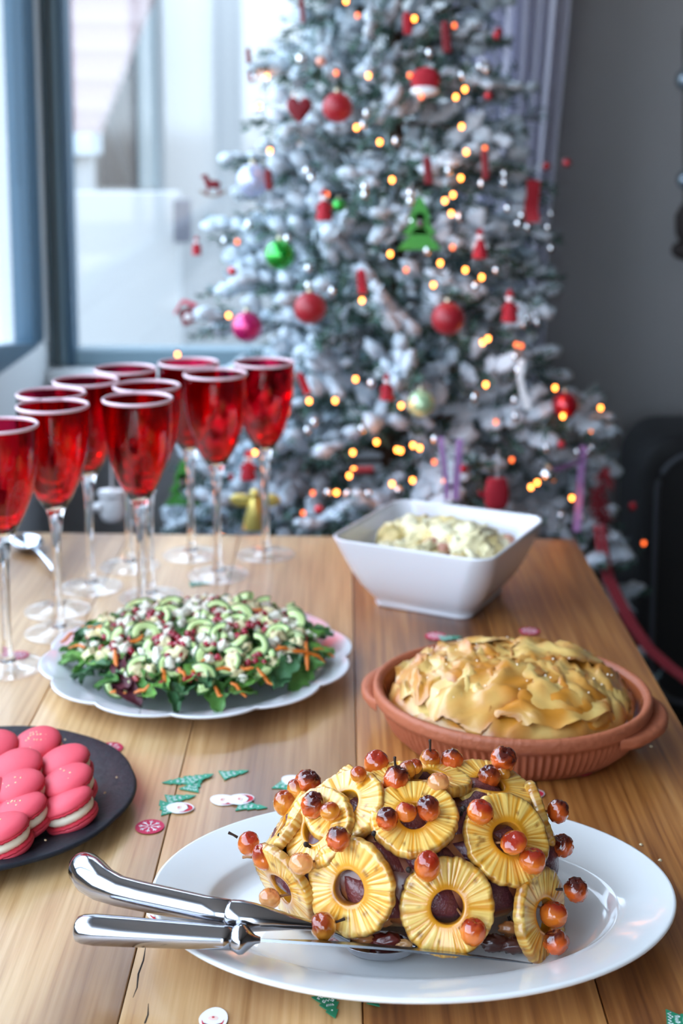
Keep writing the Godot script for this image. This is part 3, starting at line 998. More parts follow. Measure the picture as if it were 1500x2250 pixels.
func build_cutlery() -> void:
	var steel := mat(Color(0.70, 0.70, 0.72), 0.14, {"metal": 1.0})
	# carving knife
	var b0 := at_h(163, 2040, 0.040)
	var b1 := at_h(548, 2064, 0.040)
	var tip := at_h(1170, 2117, 0.0175)
	var kn := thing("carving_knife", "steel carving knife with a plain rounded handle and long thin blade", "knife", b0)
	var g := Geo.new()
	var pts := []
	var rad := []
	for q in [[0.0, 0.001], [0.006, 0.0060], [0.02, 0.0089], [0.05, 0.0103], [0.12, 0.0111], [0.3, 0.0106], [0.6, 0.0095], [0.85, 0.0086], [0.90, 0.0083]]:
		pts.append((b1 - b0) * q[0]); rad.append(q[1])
	g.tube(pts, rad, 18, 0.9)
	put("handle", g.mesh(), steel, kn)
	g = Geo.new()
	pts = []; rad = []
	for q in [[0.895, 0.0080], [0.92, 0.0094], [0.945, 0.0110], [0.97, 0.0106], [1.0, 0.0070], [1.03, 0.0034], [1.06, 0.0022]]:
		pts.append((b1 - b0) * q[0]); rad.append(q[1])
	g.tube(pts, rad, 18, 0.9)
	put("bolster", g.mesh(), steel, kn)
	g = Geo.new()
	var rows := []
	var ax := (tip - b1)
	var side := ax.cross(Vector3.UP).normalized()
	# the blade leans on the ham, cutting edge towards it
	var edge := (-side * 0.93 - Vector3.UP * 0.37).normalized() * -1.0
	if edge.z > 0: edge = -edge
	edge = (edge + Vector3(0, -0.02, 0)).normalized()
	var nrm := ax.cross(edge).normalized()
	for i in 21:
		var f := i / 20.0
		var w := 0.017 * (smoothstep(0.0, 0.22, f) * 0.8 + 0.2) * (1.0 - pow(maxf(0.0, f - 0.55) / 0.45, 1.7) * 0.97)
		var th := lerpf(0.0010, 0.0004, f)
		var c := (b1 - b0) + ax * (0.04 + 0.96 * f) + Vector3(0, 0.0015 * sin(PI * f), 0)
		rows.append(PackedVector3Array([c - nrm * th, c + nrm * th, c + edge * w * 0.7 + nrm * th * 0.8, c + edge * w, c + edge * w * 0.7 - nrm * th * 0.8]))
	g.skin(rows, true, true, true)
	g.flat = true
	put("blade", g.mesh(), mat(Color(0.55, 0.56, 0.58), 0.22, {"metal": 1.0}), kn)
	# carving fork with a pistol handle
	var path := [[180, 1897, 0.052, 0.0098], [186, 1908, 0.052, 0.0125], [200, 1924, 0.052, 0.0135], [225, 1943, 0.050, 0.0122], [262, 1958, 0.049, 0.0108], [310, 1969, 0.048, 0.0104], [380, 1984, 0.047, 0.0102], [450, 1999, 0.046, 0.0100], [504, 2008, 0.046, 0.0098]]
	var f0 := at_h(186, 1908, 0.052)
	var fk := thing("carving_fork", "steel carving fork with a curved pistol shaped handle", "fork", f0)
	g = Geo.new()
	pts = [at_h(176, 1882, 0.053) - f0]; rad = [0.002]
	for q in path:
		pts.append(at_h(q[0], q[1], q[2]) - f0); rad.append(q[3])
	g.tube(pts, rad, 18, 0.95)
	put("handle", g.mesh(), steel, fk)
	g = Geo.new()
	pts = []; rad = []
	for q in [[500, 2007, 0.046, 0.0095], [508, 2009, 0.046, 0.0104], [530, 2012, 0.0455, 0.0107], [560, 2016, 0.045, 0.0098], [600, 2021, 0.0435, 0.0075], [650, 2028, 0.041, 0.0048], [700, 2036, 0.036, 0.0030], [735, 2050, 0.027, 0.0030], [765, 2066, 0.021, 0.0040]]:
		pts.append(at_h(q[0], q[1], q[2]) - f0); rad.append(q[3])
	g.tube(pts, rad, 18, 0.95)
	put("neck", g.mesh(), steel, fk)
	g = Geo.new()
	rows = []
	var hc := at_h(838, 2084, 0.0135) - f0
	for q in [[0.0, 0.001], [0.5, 0.001], [0.8, 0.0035], [0.95, 0.0075], [1.0, 0.0105], [0.97, 0.0112], [0.9, 0.0088], [0.75, 0.0055], [0.5, 0.003], [0.0, 0.003]]:
		var row := PackedVector3Array()
		for k in 32:
			var a := TAU * k / 32.0
			row.append(hc + Vector3(cos(a) * 0.027 * q[0], q[1] - 0.006, sin(a) * 0.014 * q[0]))
		rows.append(row)
	g.skin(rows)
	put("head", g.mesh(), steel, fk)
	for k in 3:
		g = Geo.new()
		var z := (k - 1) * 0.007
		g.tube([hc + Vector3(0.022, 0.003, z), hc + Vector3(0.04, 0.0, z), hc + Vector3(0.058, 0.004, z)], [0.0022, 0.002, 0.0008], 8, 0.7)
		put("tine", g.mesh(), steel, fk)

# ================= potato salad in the square bowl =================
func build_bowl() -> void:
	var china := mat(Color(0.90, 0.90, 0.92), 0.12, {"coat": 0.5, "coat_r": 0.05})
	var at := Transform3D(Basis(Vector3.UP, deg_to_rad(-26.5)), Vector3(0.1245, T, -1.698))
	var g := Geo.new()
	var rows := []
	# outside from the foot up, over the lip, down the inside
	for q in [[0.058, 0.0, 0.014], [0.064, 0.0, 0.016], [0.066, 0.004, 0.018], [0.065, 0.008, 0.02], [0.073, 0.016, 0.024], [0.083, 0.030, 0.028], [0.092, 0.048, 0.030], [0.099, 0.066, 0.030], [0.1045, 0.083, 0.028], [0.1068, 0.0905, 0.026], [0.1067, 0.0922, 0.026], [0.1050, 0.0930, 0.025], [0.1030, 0.0922, 0.024], [0.1015, 0.088, 0.024], [0.095, 0.066, 0.028], [0.086, 0.044, 0.03], [0.075, 0.025, 0.028], [0.06, 0.014, 0.025], [0.03, 0.010, 0.015]]:
		var r := round_rect(q[0], q[0], q[2], 0.0, Vector3.ZERO, 8)
		var row := PackedVector3Array()
		for p in r:
			row.append(Vector3(p.x, q[1], p.y))
		rows.append(row)
	g.skin(rows, true, true, true)
	var b := put("square_bowl", g.mesh(), china)
	b.transform = at
	tag(b, "white square china bowl with sloping sides holding potato salad", "bowl")
	var pm := [mat(Color8(236, 222, 174), 0.55, {}), mat(Color8(243, 233, 196), 0.55, {}), mat(Color8(226, 204, 142), 0.5, {})]
	var bacon := mat(Color8(196, 140, 118), 0.5, {})
	var shapes := []
	for k in 7:
		g = Geo.new()
		g.ball(Vector3.ZERO, Vector3(1.0, rf(0.55, 0.8), rf(0.65, 0.9)), 14, 9, Color.WHITE, 0.75, noise, k * 17.0)
		shapes.append(g.mesh())
	var dome := func(x: float, z: float) -> float:
		var a := exp(-(pow(x + 0.042, 2) + pow(z + 0.012, 2)) / 0.0022)
		var c := exp(-(pow(x - 0.036, 2) + pow(z - 0.002, 2)) / 0.0024)
		return 0.058 + 0.020 * a + 0.026 * c
	var n := 0
	for ring in [[0.0, 1], [0.018, 6], [0.034, 11], [0.050, 16], [0.066, 22]]:
		for k in ring[1]:
			var a = TAU * k / ring[1] + ring[0] * 40.0
			var x: float = cos(a) * ring[0] * 1.08 + rf(-0.004, 0.004)
			var z: float = sin(a) * ring[0] * 0.98 + rf(-0.004, 0.004)
			var y: float = dome.call(x, z) + rf(-0.003, 0.006)
			var s := rf(0.013, 0.017) if ring[0] > 0.06 else rf(0.015, 0.025)
			var p := put("potato_chunk", shapes[n % 7], pm[n % 3])
			p.transform = at * Transform3D(Basis.from_euler(Vector3(rf(-1.2, 1.2), rf(0, 6), rf(-1.2, 1.2))).scaled(Vector3.ONE * s), Vector3(x, y, z))
			tag(p, "chunk of pale yellow potato in the white square bowl", "potato chunk", "potato salad in the square bowl")
			n += 1
	for q in [[990, 1198, 0.013, "pink piece of bacon lying in the middle of the potato salad"], [948, 1196, 0.010, "tan piece of bacon in the dip between the two potato heaps"], [975, 1206, 0.009, "small bacon piece nearest the front wall of the square bowl"], [1118, 1185, 0.008, "small bacon piece at the far side of the bigger potato heap"]]:
		var p := put("bacon_piece", shapes[n % 7], bacon)
		p.transform = Transform3D(Basis.from_euler(Vector3(0.6, n, 0.3)).scaled(Vector3.ONE * q[2]), at_h(q[0], q[1], 0.080))
		tag(p, q[3], "bacon", "bacon in the potato salad")
		n += 1

# ================= pie in the terracotta dish =================
const PIE_C := Vector3(0.166, T, -1.295)

func pie_h(x: float, z: float) -> float:
	var r := sqrt(pow(x / 0.1195, 2) + pow((z - 0.002) / 0.109, 2))
	return 0.034 + 0.040 * pow(maxf(0.0, 1.0 - pow(r, 2.2)), 0.62) if r < 1.0 else 0.034 - 0.1 * (r - 1.0)

func build_pie() -> void:
	var clay := mat(Color8(176, 98, 66), 0.55, {"normal": noise_tex(0.08, 4, [], true, 256, 256, 31, 3.0), "normal_scale": 0.4, "tri": 6.0})
	var glaze := mat(Color8(170, 92, 52), 0.25, {"coat": 0.4})
	var yaw := deg_to_rad(-22)
	var at := Transform3D(Basis(Vector3.UP, yaw), PIE_C)
	var dish := thing("pie_dish", "round ribbed terracotta dish with two lug handles holding the pie", "dish", PIE_C)
	dish.transform = at
	var a := 0.1365
	var b := 0.1255
	var g := Geo.new()
	var rows := []
	for q in [[0.030, 0.0, 0], [0.026, 0.0, 0], [0.023, 0.003, 0], [0.017, 0.010, 1], [0.012, 0.020, 1], [0.0085, 0.029, 1], [0.0062, 0.0345, 0], [0.0015, 0.0362, 0], [0.0, 0.040, 0], [0.0, 0.0455, 0], [0.0008, 0.0485, 0], [0.0035, 0.0500, 0], [0.0070, 0.0490, 0], [0.0095, 0.0455, 0]]:
		var row := PackedVector3Array()
		for k in 648:
			var t := TAU * k / 648.0
			var rib := 0.0014 * cos(t * 108.0) if q[2] == 1 else 0.0
			row.append(Vector3(cos(t) * (a - q[0] + rib), q[1], sin(t) * (b - q[0] + rib)))
		rows.append(row)
	g.skin(rows, true, false, false, Color.WHITE, [], false)
	put("body", g.mesh(), clay, dish)
	g = Geo.new()
	rows = []
	for q in [[0.0094, 0.0456], [0.012, 0.038], [0.016, 0.026], [0.024, 0.014], [0.034, 0.008], [0.06, 0.006]]:
		var row := PackedVector3Array()
		for k in 96:
			var t := TAU * k / 96.0
			row.append(Vector3(cos(t) * (a - q[0]), q[1], sin(t) * (b - q[0])))
		rows.append(row)
	g.skin(rows, true, false, true, Color.WHITE, [], false)
	put("glaze", g.mesh(), glaze, dish)
	g = Geo.new()
	oval_plate(g, a - 0.026, b - 0.026, [[0.0, 0.0], [0.0, 0.004], [0.03, 0.006]], 64)
	put("foot", g.mesh(), clay, dish)
	for s in [-1, 1]:
		g = Geo.new()
		rows = []
		for i in 13:
			var t := lerpf(-0.50, 0.50, i / 12.0)
			var base := Vector3(cos(t) * (a - 0.002), 0.033, sin(t) * (b - 0.002))
			var outw := Vector3(cos(t), 0, sin(t))
			var w := 0.016 * pow(cos(t / 0.50 * PI * 0.5), 0.6) + 0.001
			rows.append(PackedVector3Array([base + Vector3(0, -0.006, 0), base + outw * w * 0.7 + Vector3(0, -0.005, 0), base + outw * w + Vector3(0, -0.001, 0), base + outw * w + Vector3(0, 0.004, 0), base + outw * w * 0.7 + Vector3(0, 0.006, 0), base + Vector3(0, 0.006, 0)]))
		g.skin(rows, true, true, true)
		if s < 0:
			g.xform(Transform3D(Basis(Vector3.UP, PI), Vector3.ZERO))
		put("handle", g.mesh(), clay, dish)
	# the pie: a crumpled crust and loose sheets of pastry over it
	var gold := lin(204, 132, 42)
	var pale := lin(228, 194, 116)
	var brown := lin(168, 92, 30)
	var pie := thing("pie", "golden brown pie of crumpled pastry sheets in the terracotta dish", "pie", PIE_C)
	var pastry := mat(Color.WHITE, 0.38, {"vc": true, "coat": 0.5, "coat_r": 0.18, "back": Color(0.16, 0.13, 0.08)})
	g = Geo.new()
	rows = []
	var cols := []
	for i in 37:
		var row := PackedVector3Array()
		var cr := PackedColorArray()
		var r := i / 36.0
		for k in 110:
			var t := TAU * k / 110.0
			var x := cos(t) * 0.1195 * r
			var z := sin(t) * 0.109 * r + 0.002
			var fold := pow(1.0 - absf(noise.get_noise_2d(x * 300 + 7, z * 300) * 2.0), 4.0)
			var y := pie_h(x, z) + 0.005 * noise.get_noise_2d(x * 300, z * 300) + 0.0075 * fold
			row.append(Vector3(x, y, z))
			var cval := clampf(0.45 + 1.3 * noise.get_noise_2d(x * 350 + 90, z * 350), 0, 1)
			var c := gold.lerp(pale, cval).lerp(brown, clampf(fold * 0.45 + smoothstep(0.9, 1.0, r) * 0.6, 0, 1))
			cr.append(c)
		rows.append(row); cols.append(cr)
	g.skin(rows, true, false, false, Color.WHITE, cols, false)
	put("crust", g.mesh(), pastry, pie)
	var sheets := [[-0.055, -0.035, 0.055, 0.034, 0.5], [0.0, -0.065, 0.060, 0.026, -0.1], [-0.06, 0.02, 0.048, 0.034, 1.2], [0.045, -0.03, 0.052, 0.034, -0.4], [0.06, 0.03, 0.045, 0.040, 0.9], [-0.015, 0.025, 0.062, 0.036, 0.6], [0.02, 0.06, 0.055, 0.030, 0.0], [-0.03, 0.06, 0.045, 0.028, -0.6], [0.0, -0.01, 0.05, 0.03, -0.9], [0.075, -0.01, 0.03, 0.05, 0.2], [-0.085, -0.005, 0.022, 0.045, 0.1], [0.03, 0.08, 0.045, 0.016, -0.1], [-0.03, -0.055, 0.045, 0.02, 0.3]]
	for i in sheets.size():
		var q: Array = sheets[i]
		g = Geo.new()
		rows = []; cols = []
		for u in 19:
			var row := PackedVector3Array()
			var cr := PackedColorArray()
			for w in 19:
				var du := (u / 18.0 * 2 - 1)
				var dw := (w / 18.0 * 2 - 1)
				# square to a wavy disc
				var ru := du * sqrt(1 - dw * dw * 0.45)
				var rw := dw * sqrt(1 - du * du * 0.45)
				var wob := 1.25 + 0.30 * noise.get_noise_2d(ru * 22 + i * 50.0, rw * 22)
				var x: float = q[0] + (ru * q[2] * cos(q[4]) - rw * q[3] * sin(q[4])) * wob
				var z: float = q[1] + (ru * q[2] * sin(q[4]) + rw * q[3] * cos(q[4])) * wob
				var e := maxf(absf(du), absf(dw))
				var rr := sqrt(pow(x / 0.1195, 2) + pow(z / 0.109, 2))
				if rr > 0.985:
					x *= 0.985 / rr; z *= 0.985 / rr
				var fold := pow(1.0 - absf(noise.get_noise_2d(x * 300 + i * 31, z * 190 + i * 17) * 2.2), 3.0)
				var y := pie_h(x, z) + 0.0035 + 0.0016 * (i % 4) + 0.007 * clampf(fold, 0, 1) + 0.004 * noise.get_noise_2d(x * 380 + i * 9, z * 380) - 0.0045 * smoothstep(0.7, 1.0, e) * (1.0 - 1.9 * smoothstep(0.05, 0.3, noise.get_noise_2d(x * 120 + i, z * 120)))
				row.append(Vector3(x, y, z))
				var c := gold.lerp(pale, clampf(0.40 + 1.3 * noise.get_noise_2d(x * 280 + i * 70, z * 280), 0, 1))
				c = c.lerp(brown, clampf(0.75 * smoothstep(0.7, 1.0, e) * (0.4 + 1.5 * noise.get_noise_2d(x * 300 + 5, z * 300 + i * 3)) + 0.25 * clampf(fold, 0, 1), 0, 0.9))
				cr.append(c)
			rows.append(row); cols.append(cr)
		g.skin(rows, false, false, false, Color.WHITE, cols, false)
		put("pastry_sheet", g.mesh(), pastry, pie)
	for k in 34:
		var t := rf(0, TAU); var r := sqrt(rf(0.02, 0.9))
		var p := Vector3(cos(t) * 0.11 * r, 0, sin(t) * 0.1 * r)
		g = Geo.new()
		g.ball(Vector3.ZERO, Vector3(rf(0.0007, 0.0014), 0.0007, rf(0.0007, 0.0012)), 6, 4)
		put("salt_grain", g.mesh(), mat(Color8(250, 236, 214), 0.3) if k == 0 else pie.get_node("salt_grain").material_override, pie, Transform3D(Basis(Vector3.UP, k), Vector3(p.x, pie_h(p.x, p.z) + 0.0115, p.z)))

# ================= salad =================
const SAL_C := Vector3(-0.157, T, -1.452)

func salad_h(x: float, z: float) -> float:
	var r := sqrt(x * x + pow(z * 1.02, 2)) / 0.142
	return 0.012 + 0.040 * pow(maxf(0.0, 1.0 - r * r), 0.7) if r < 1 else 0.012

func salad_f(p: Vector3) -> float:
	var d := p - SAL_C
	return d.y - salad_h(d.x, d.z) - 0.006

func build_salad() -> void:
	var china := mat(Color(0.90, 0.90, 0.91), 0.15, {"coat": 0.5})
	var g := Geo.new()
	oval_plate(g, 0.171, 0.171, [[0.08, 0.0], [0.07, 0.0], [0.06, 0.003], [0.03, 0.011], [0.004, 0.0185], [0.0, 0.0205], [0.0004, 0.0222], [0.003, 0.0226], [0.012, 0.0195], [0.03, 0.0155], [0.036, 0.012], [0.045, 0.008], [0.1, 0.006]], 192, 0.055, 12)
	var pl := put("salad_plate", g.mesh(), china)
	pl.position = SAL_C
	pl.rotation.y = 0.2
	tag(pl, "white scalloped china plate under the mixed salad", "plate")
	# leaves
	var greens := [mat(Color8(84, 132, 60), 0.45, {"back": Color(0.14, 0.2, 0.05)}), mat(Color8(112, 164, 74), 0.45, {"back": Color(0.18, 0.26, 0.06)}), mat(Color8(64, 108, 66), 0.5, {"back": Color(0.1, 0.15, 0.06)}), mat(Color8(88, 32, 44), 0.5)]
	var leaves := []
	for k in 6:
		g = Geo.new()
		var rows := []
		var lw := rf(0.007, 0.013)
		var curl := rf(0.2, 1.0)
		for i in 9:
			var f := i / 8.0
			var row := PackedVector3Array()
			var w := lw * pow(sin(PI * clampf(f * 0.92 + 0.06, 0, 1)), 0.8) * (1.0 + 0.25 * sin(f * 22 + k))
			for j in 5:
				var s := j / 2.0 - 1.0
				row.append(Vector3((f - 0.5) * 0.046, curl * 0.010 * sin(f * PI) + 0.004 * s * s + 0.002 * sin(f * 14 + s * 4 + k), s * w))
			rows.append(row)
		var under := []
		for r in rows:
			var u := PackedVector3Array()
			for p in r: u.append(p - Vector3(0, 0.0005, 0))
			u.reverse()
			r.append_array(u)
		g.skin(rows, true, true, true)
		leaves.append(g.mesh())
	var n := 0
	for k in 230:
		var a := k * 2.39996
		var r := 0.134 * sqrt((k + 0.5) / 230.0)
		var x := cos(a) * r; var z := sin(a) * r
		var red := k % 17 == 5
		var p := put("salad_leaf", leaves[k % 6], greens[3] if red else greens[(k * 7) % 3])
		var up := Vector3(x * 2.5 + rf(-0.6, 0.6), 1.0, z * 2.0 + rf(-0.6, 0.6))
		p.transform = Transform3D(facing(up, a + rf(-0.6, 0.6)) , SAL_C + Vector3(x, salad_h(x, z) + rf(-0.006, -0.001) + (0.007 if r > 0.105 else 0.0), z))
		if red: tag(p, "dark red salad leaf among the greens on the scalloped plate", "leaf", "red leaves in the salad")
		else: tag(p, "green leaf in the salad on the scalloped plate", "leaf", "green leaves in the salad")
	# cucumber half moons
	var flesh := mat(Color8(200, 220, 148), 0.3, {"coat": 0.4})
	var skinm := mat(Color8(58, 104, 42), 0.35, {"coat": 0.4})
	var cm := []
	for k in 3:
		var gf := Geo.new()
		var gs := Geo.new()
		var rows := []
		var srows := []
		var R: float = [0.0160, 0.0148, 0.0170][k]
		var r0: float = [0.0090, 0.0082, 0.0072][k]
		for i in 19:
			var t := lerpf(0.0, [3.3, 3.0, 3.9][k], i / 18.0)
			var d := Vector3(cos(t), 0, sin(t))
			var y := 0.0016 + 0.001 * sin(t * 2.0)
			rows.append(PackedVector3Array([d * r0 + Vector3(0, -y, 0), d * R * 0.89 + Vector3(0, -y, 0), d * R * 0.89 + Vector3(0, y, 0), d * r0 + Vector3(0, y, 0)]))
			srows.append(PackedVector3Array([d * R * 0.88 + Vector3(0, -y * 1.02, 0), d * R + Vector3(0, -y * 0.8, 0), d * R + Vector3(0, y * 0.8, 0), d * R * 0.88 + Vector3(0, y * 1.02, 0)]))
		gf.skin(rows, true, true, true)
		gs.skin(srows, true, true, true)
		cm.append([gf.mesh(), gs.mesh()])
	var cuc := [[262, 1520, 0.9, 0.3], [309, 1487, 0.7, 1.0], [440, 1510, 0.9, 2.2], [440, 1403, 0.3, 0.2], [412, 1366, 0.5, 0.4], [472, 1371, 0.7, 3.4], [558, 1438, 0.6, 1.6], [490, 1414, 0.9, 1.2], [512, 1420, 0.2, 0.1], [563, 1371, 0.4, 3.0], [612, 1413, 0.5, 3.4], [321, 1411, 0.3, 0.5], [218, 1423, 0.6, 1.4], [447, 1433, 0.2, 3.1], [617, 1349, 0.5, 0.3], [255, 1400, 0.4, 2.5], [350, 1375, 0.3, 1.0], [540, 1345, 0.4, 2.0], [500, 1340, 0.5, 0.7], [450, 1345, 0.6, 2.9], [640, 1385, 0.4, 1.9], [380, 1480, 0.5, 2.6], [500, 1475, 0.4, 0.8], [345, 1440, 0.4, 3.0], [590, 1395, 0.3, 0.4], [585, 1350, 0.4, 1.1]]
	for k in 30:
		var t = rf(0, TAU); var r = 0.118 * sqrt(rf(0.02, 1.0))
		cuc.append([t, r, rf(0.1, 0.5), rf(0, 6)])
	for i in cuc.size():
		var q: Array = cuc[i]
		var p := march(q[0], q[1], salad_f, 1.2, 1.9)
		if q[0] < 10:
			p = SAL_C + Vector3(cos(q[0]) * q[1], 0, sin(q[0]) * q[1])
			p.y = T + salad_h(p.x - SAL_C.x, p.z - SAL_C.z) + 0.002
		var o := put("cucumber_slice", cm[i % 3][0], flesh)
		put("skin", cm[i % 3][1], skinm, o)
		o.transform = Transform3D(facing(Vector3(rf(-0.3, 0.3), 1.0, 0.3 + q[2]), q[3] + PI * (i % 2)), p + Vector3(0, 0.009, 0))
		tag(o, "half moon slice of cucumber on top of the mixed salad", "cucumber slice", "cucumber slices on the salad")
	# carrot shreds
	var car := mat(Color8(232, 124, 36), 0.4, {"coat": 0.3})
	var cs := [[361, 1509, 80, 46], [583, 1512, 52, 60], [674, 1467, 88, 80], [652, 1452, 18, 88], [690, 1462, 35, 60], [711, 1453, 25, 50], [524, 1537, 48, 50], [312, 1539, -35, 40], [255, 1472, 85, 45], [436, 1487, -50, 45], [150, 1420, -40, 40], [170, 1442, 0, 35], [230, 1402, 10, 45], [500, 1492, -10, 50], [300, 1428, -30, 34], [560, 1360, 20, 30], [400, 1500, 60, 30], [620, 1448, 5, 40], [190, 1400, -15, 40], [260, 1545, 0, 36], [480, 1545, 60, 30], [540, 1490, 15, 36]]
	for i in cs.size():
		var q: Array = cs[i]
		var pts := []
		var a := deg_to_rad(q[2])
		var base := Vector3.ZERO
		for k in 4:
			var f := (k - 1.5) / 3.0
			var p := march(q[0] + cos(a) * q[3] * f, q[1] + sin(a) * q[3] * f * 0.8, salad_f, 1.2, 1.9) + Vector3(0, 0.011 + 0.002 * sin(k * 2.0 + i), 0)
			if k == 0: base = p
			pts.append(p - base)
		g = Geo.new()
		g.tube(pts, [0.0014, 0.0026, 0.0025, 0.0014], 6, 0.7)
		var o := put("carrot_shred", g.mesh(), car)
		o.position = base
		tag(o, "orange carrot shred lying on the mixed salad", "carrot shred", "carrot shreds on the salad")
	# pomegranate seeds, crumbs of white cheese, cauliflower, red apple
	var ruby := [mat(Color8(178, 22, 52), 0.12, {"coat": 1.0, "clear": 0.35, "ior": 0.03}), mat(Color8(206, 50, 76), 0.12, {"coat": 1.0, "clear": 0.35, "ior": 0.03})]
	var seed_m := []
	for k in 3:
		g = Geo.new()
		g.ball(Vector3.ZERO, Vector3(0.0047, 0.0037, 0.0036), 10, 7, Color.WHITE, 0.3, noise, k * 5.0)
		seed_m.append(g.mesh())
	for k in 190:
		var t := rf(0, TAU); var r := 0.115 * sqrt(rf(0.0, 1.0))
		var x := cos(t) * r * 1.05; var z := sin(t) * r
		if nz(Vector3(x, 0, z), 300.0) < -0.12 and k % 3: 
			x *= 0.6; z *= 0.6
		var o := put("pomegranate_seed", seed_m[k % 3], ruby[k % 2])
		o.transform = Transform3D(Basis.from_euler(Vector3(k, k * 2.0, k * 3.0)), SAL_C + Vector3(x, salad_h(x, z) + 0.0105 + rf(0, 0.003), z))
		tag(o, "ruby red pomegranate seed scattered on the mixed salad", "pomegranate seed", "pomegranate seeds on the salad")
	var cheese := mat(Color8(244, 238, 218), 0.7, {})
	var cauli := mat(Color8(240, 226, 176), 0.6, {})
	var lump := []
	for k in 5:
		g = Geo.new()
		g.ball(Vector3.ZERO, Vector3(1, 0.8, 0.85), 12, 8, Color.WHITE, 0.9, noise, k * 31.0)
		lump.append(g.mesh())
	for k in 150:
		var t := rf(0, TAU); var r := 0.122 * sqrt(rf(0.0, 1.0))
		var x := cos(t) * r * 1.05; var z := sin(t) * r
		var o := put("cheese_crumb", lump[k % 5], cheese)
		o.transform = Transform3D(Basis.from_euler(Vector3(k, k * 2.0, k * 3.0)).scaled(Vector3.ONE * rf(0.0036, 0.0078)), SAL_C + Vector3(x, salad_h(x, z) + 0.010 + rf(0, 0.003), z))
		tag(o, "white crumb of cheese scattered on the mixed salad", "cheese crumb", "cheese crumbs on the salad")
	for k in 46:
		var t := rf(0, TAU); var r := 0.118 * sqrt(rf(0.05, 1.0))
		var x := cos(t) * r * 1.05; var z := sin(t) * r
		var o := put("cauliflower_floret", lump[(k + 2) % 5], cauli)
		o.transform = Transform3D(Basis.from_euler(Vector3(k, k * 2.0, k * 3.0)).scaled(Vector3.ONE * rf(0.0075, 0.0112)), SAL_C + Vector3(x, salad_h(x, z) + 0.009, z))
		tag(o, "small creamy cauliflower floret in the mixed salad", "cauliflower floret", "cauliflower florets in the salad")
	for q in [[357, 1512], [430, 1495], [412, 1502], [400, 1450], [372, 1342], [460, 1455], [300, 1502], [520, 1385]]:
		g = Geo.new()
		g.rbox(Vector3.ZERO, Vector3(0.010, 0.007, 0.006), 0.0015)
		var o := put("apple_piece", g.mesh(), mat(Color8(176, 46, 44), 0.3, {"coat": 0.4}))
		o.transform = Transform3D(Basis.from_euler(Vector3(0.5, q[0], 0.4)), march(q[0], q[1], salad_f, 1.2, 1.9) + Vector3(0, 0.005, 0))
		tag(o, "small piece of red skinned apple in the mixed salad", "apple piece", "apple pieces in the salad")
	var o := put("pomegranate_seed", seed_m[0], ruby[0])
	o.position = at_h(136, 1481, 0.012)
	tag(o, "lone pomegranate seed on the bare rim of the scalloped plate", "pomegranate seed")

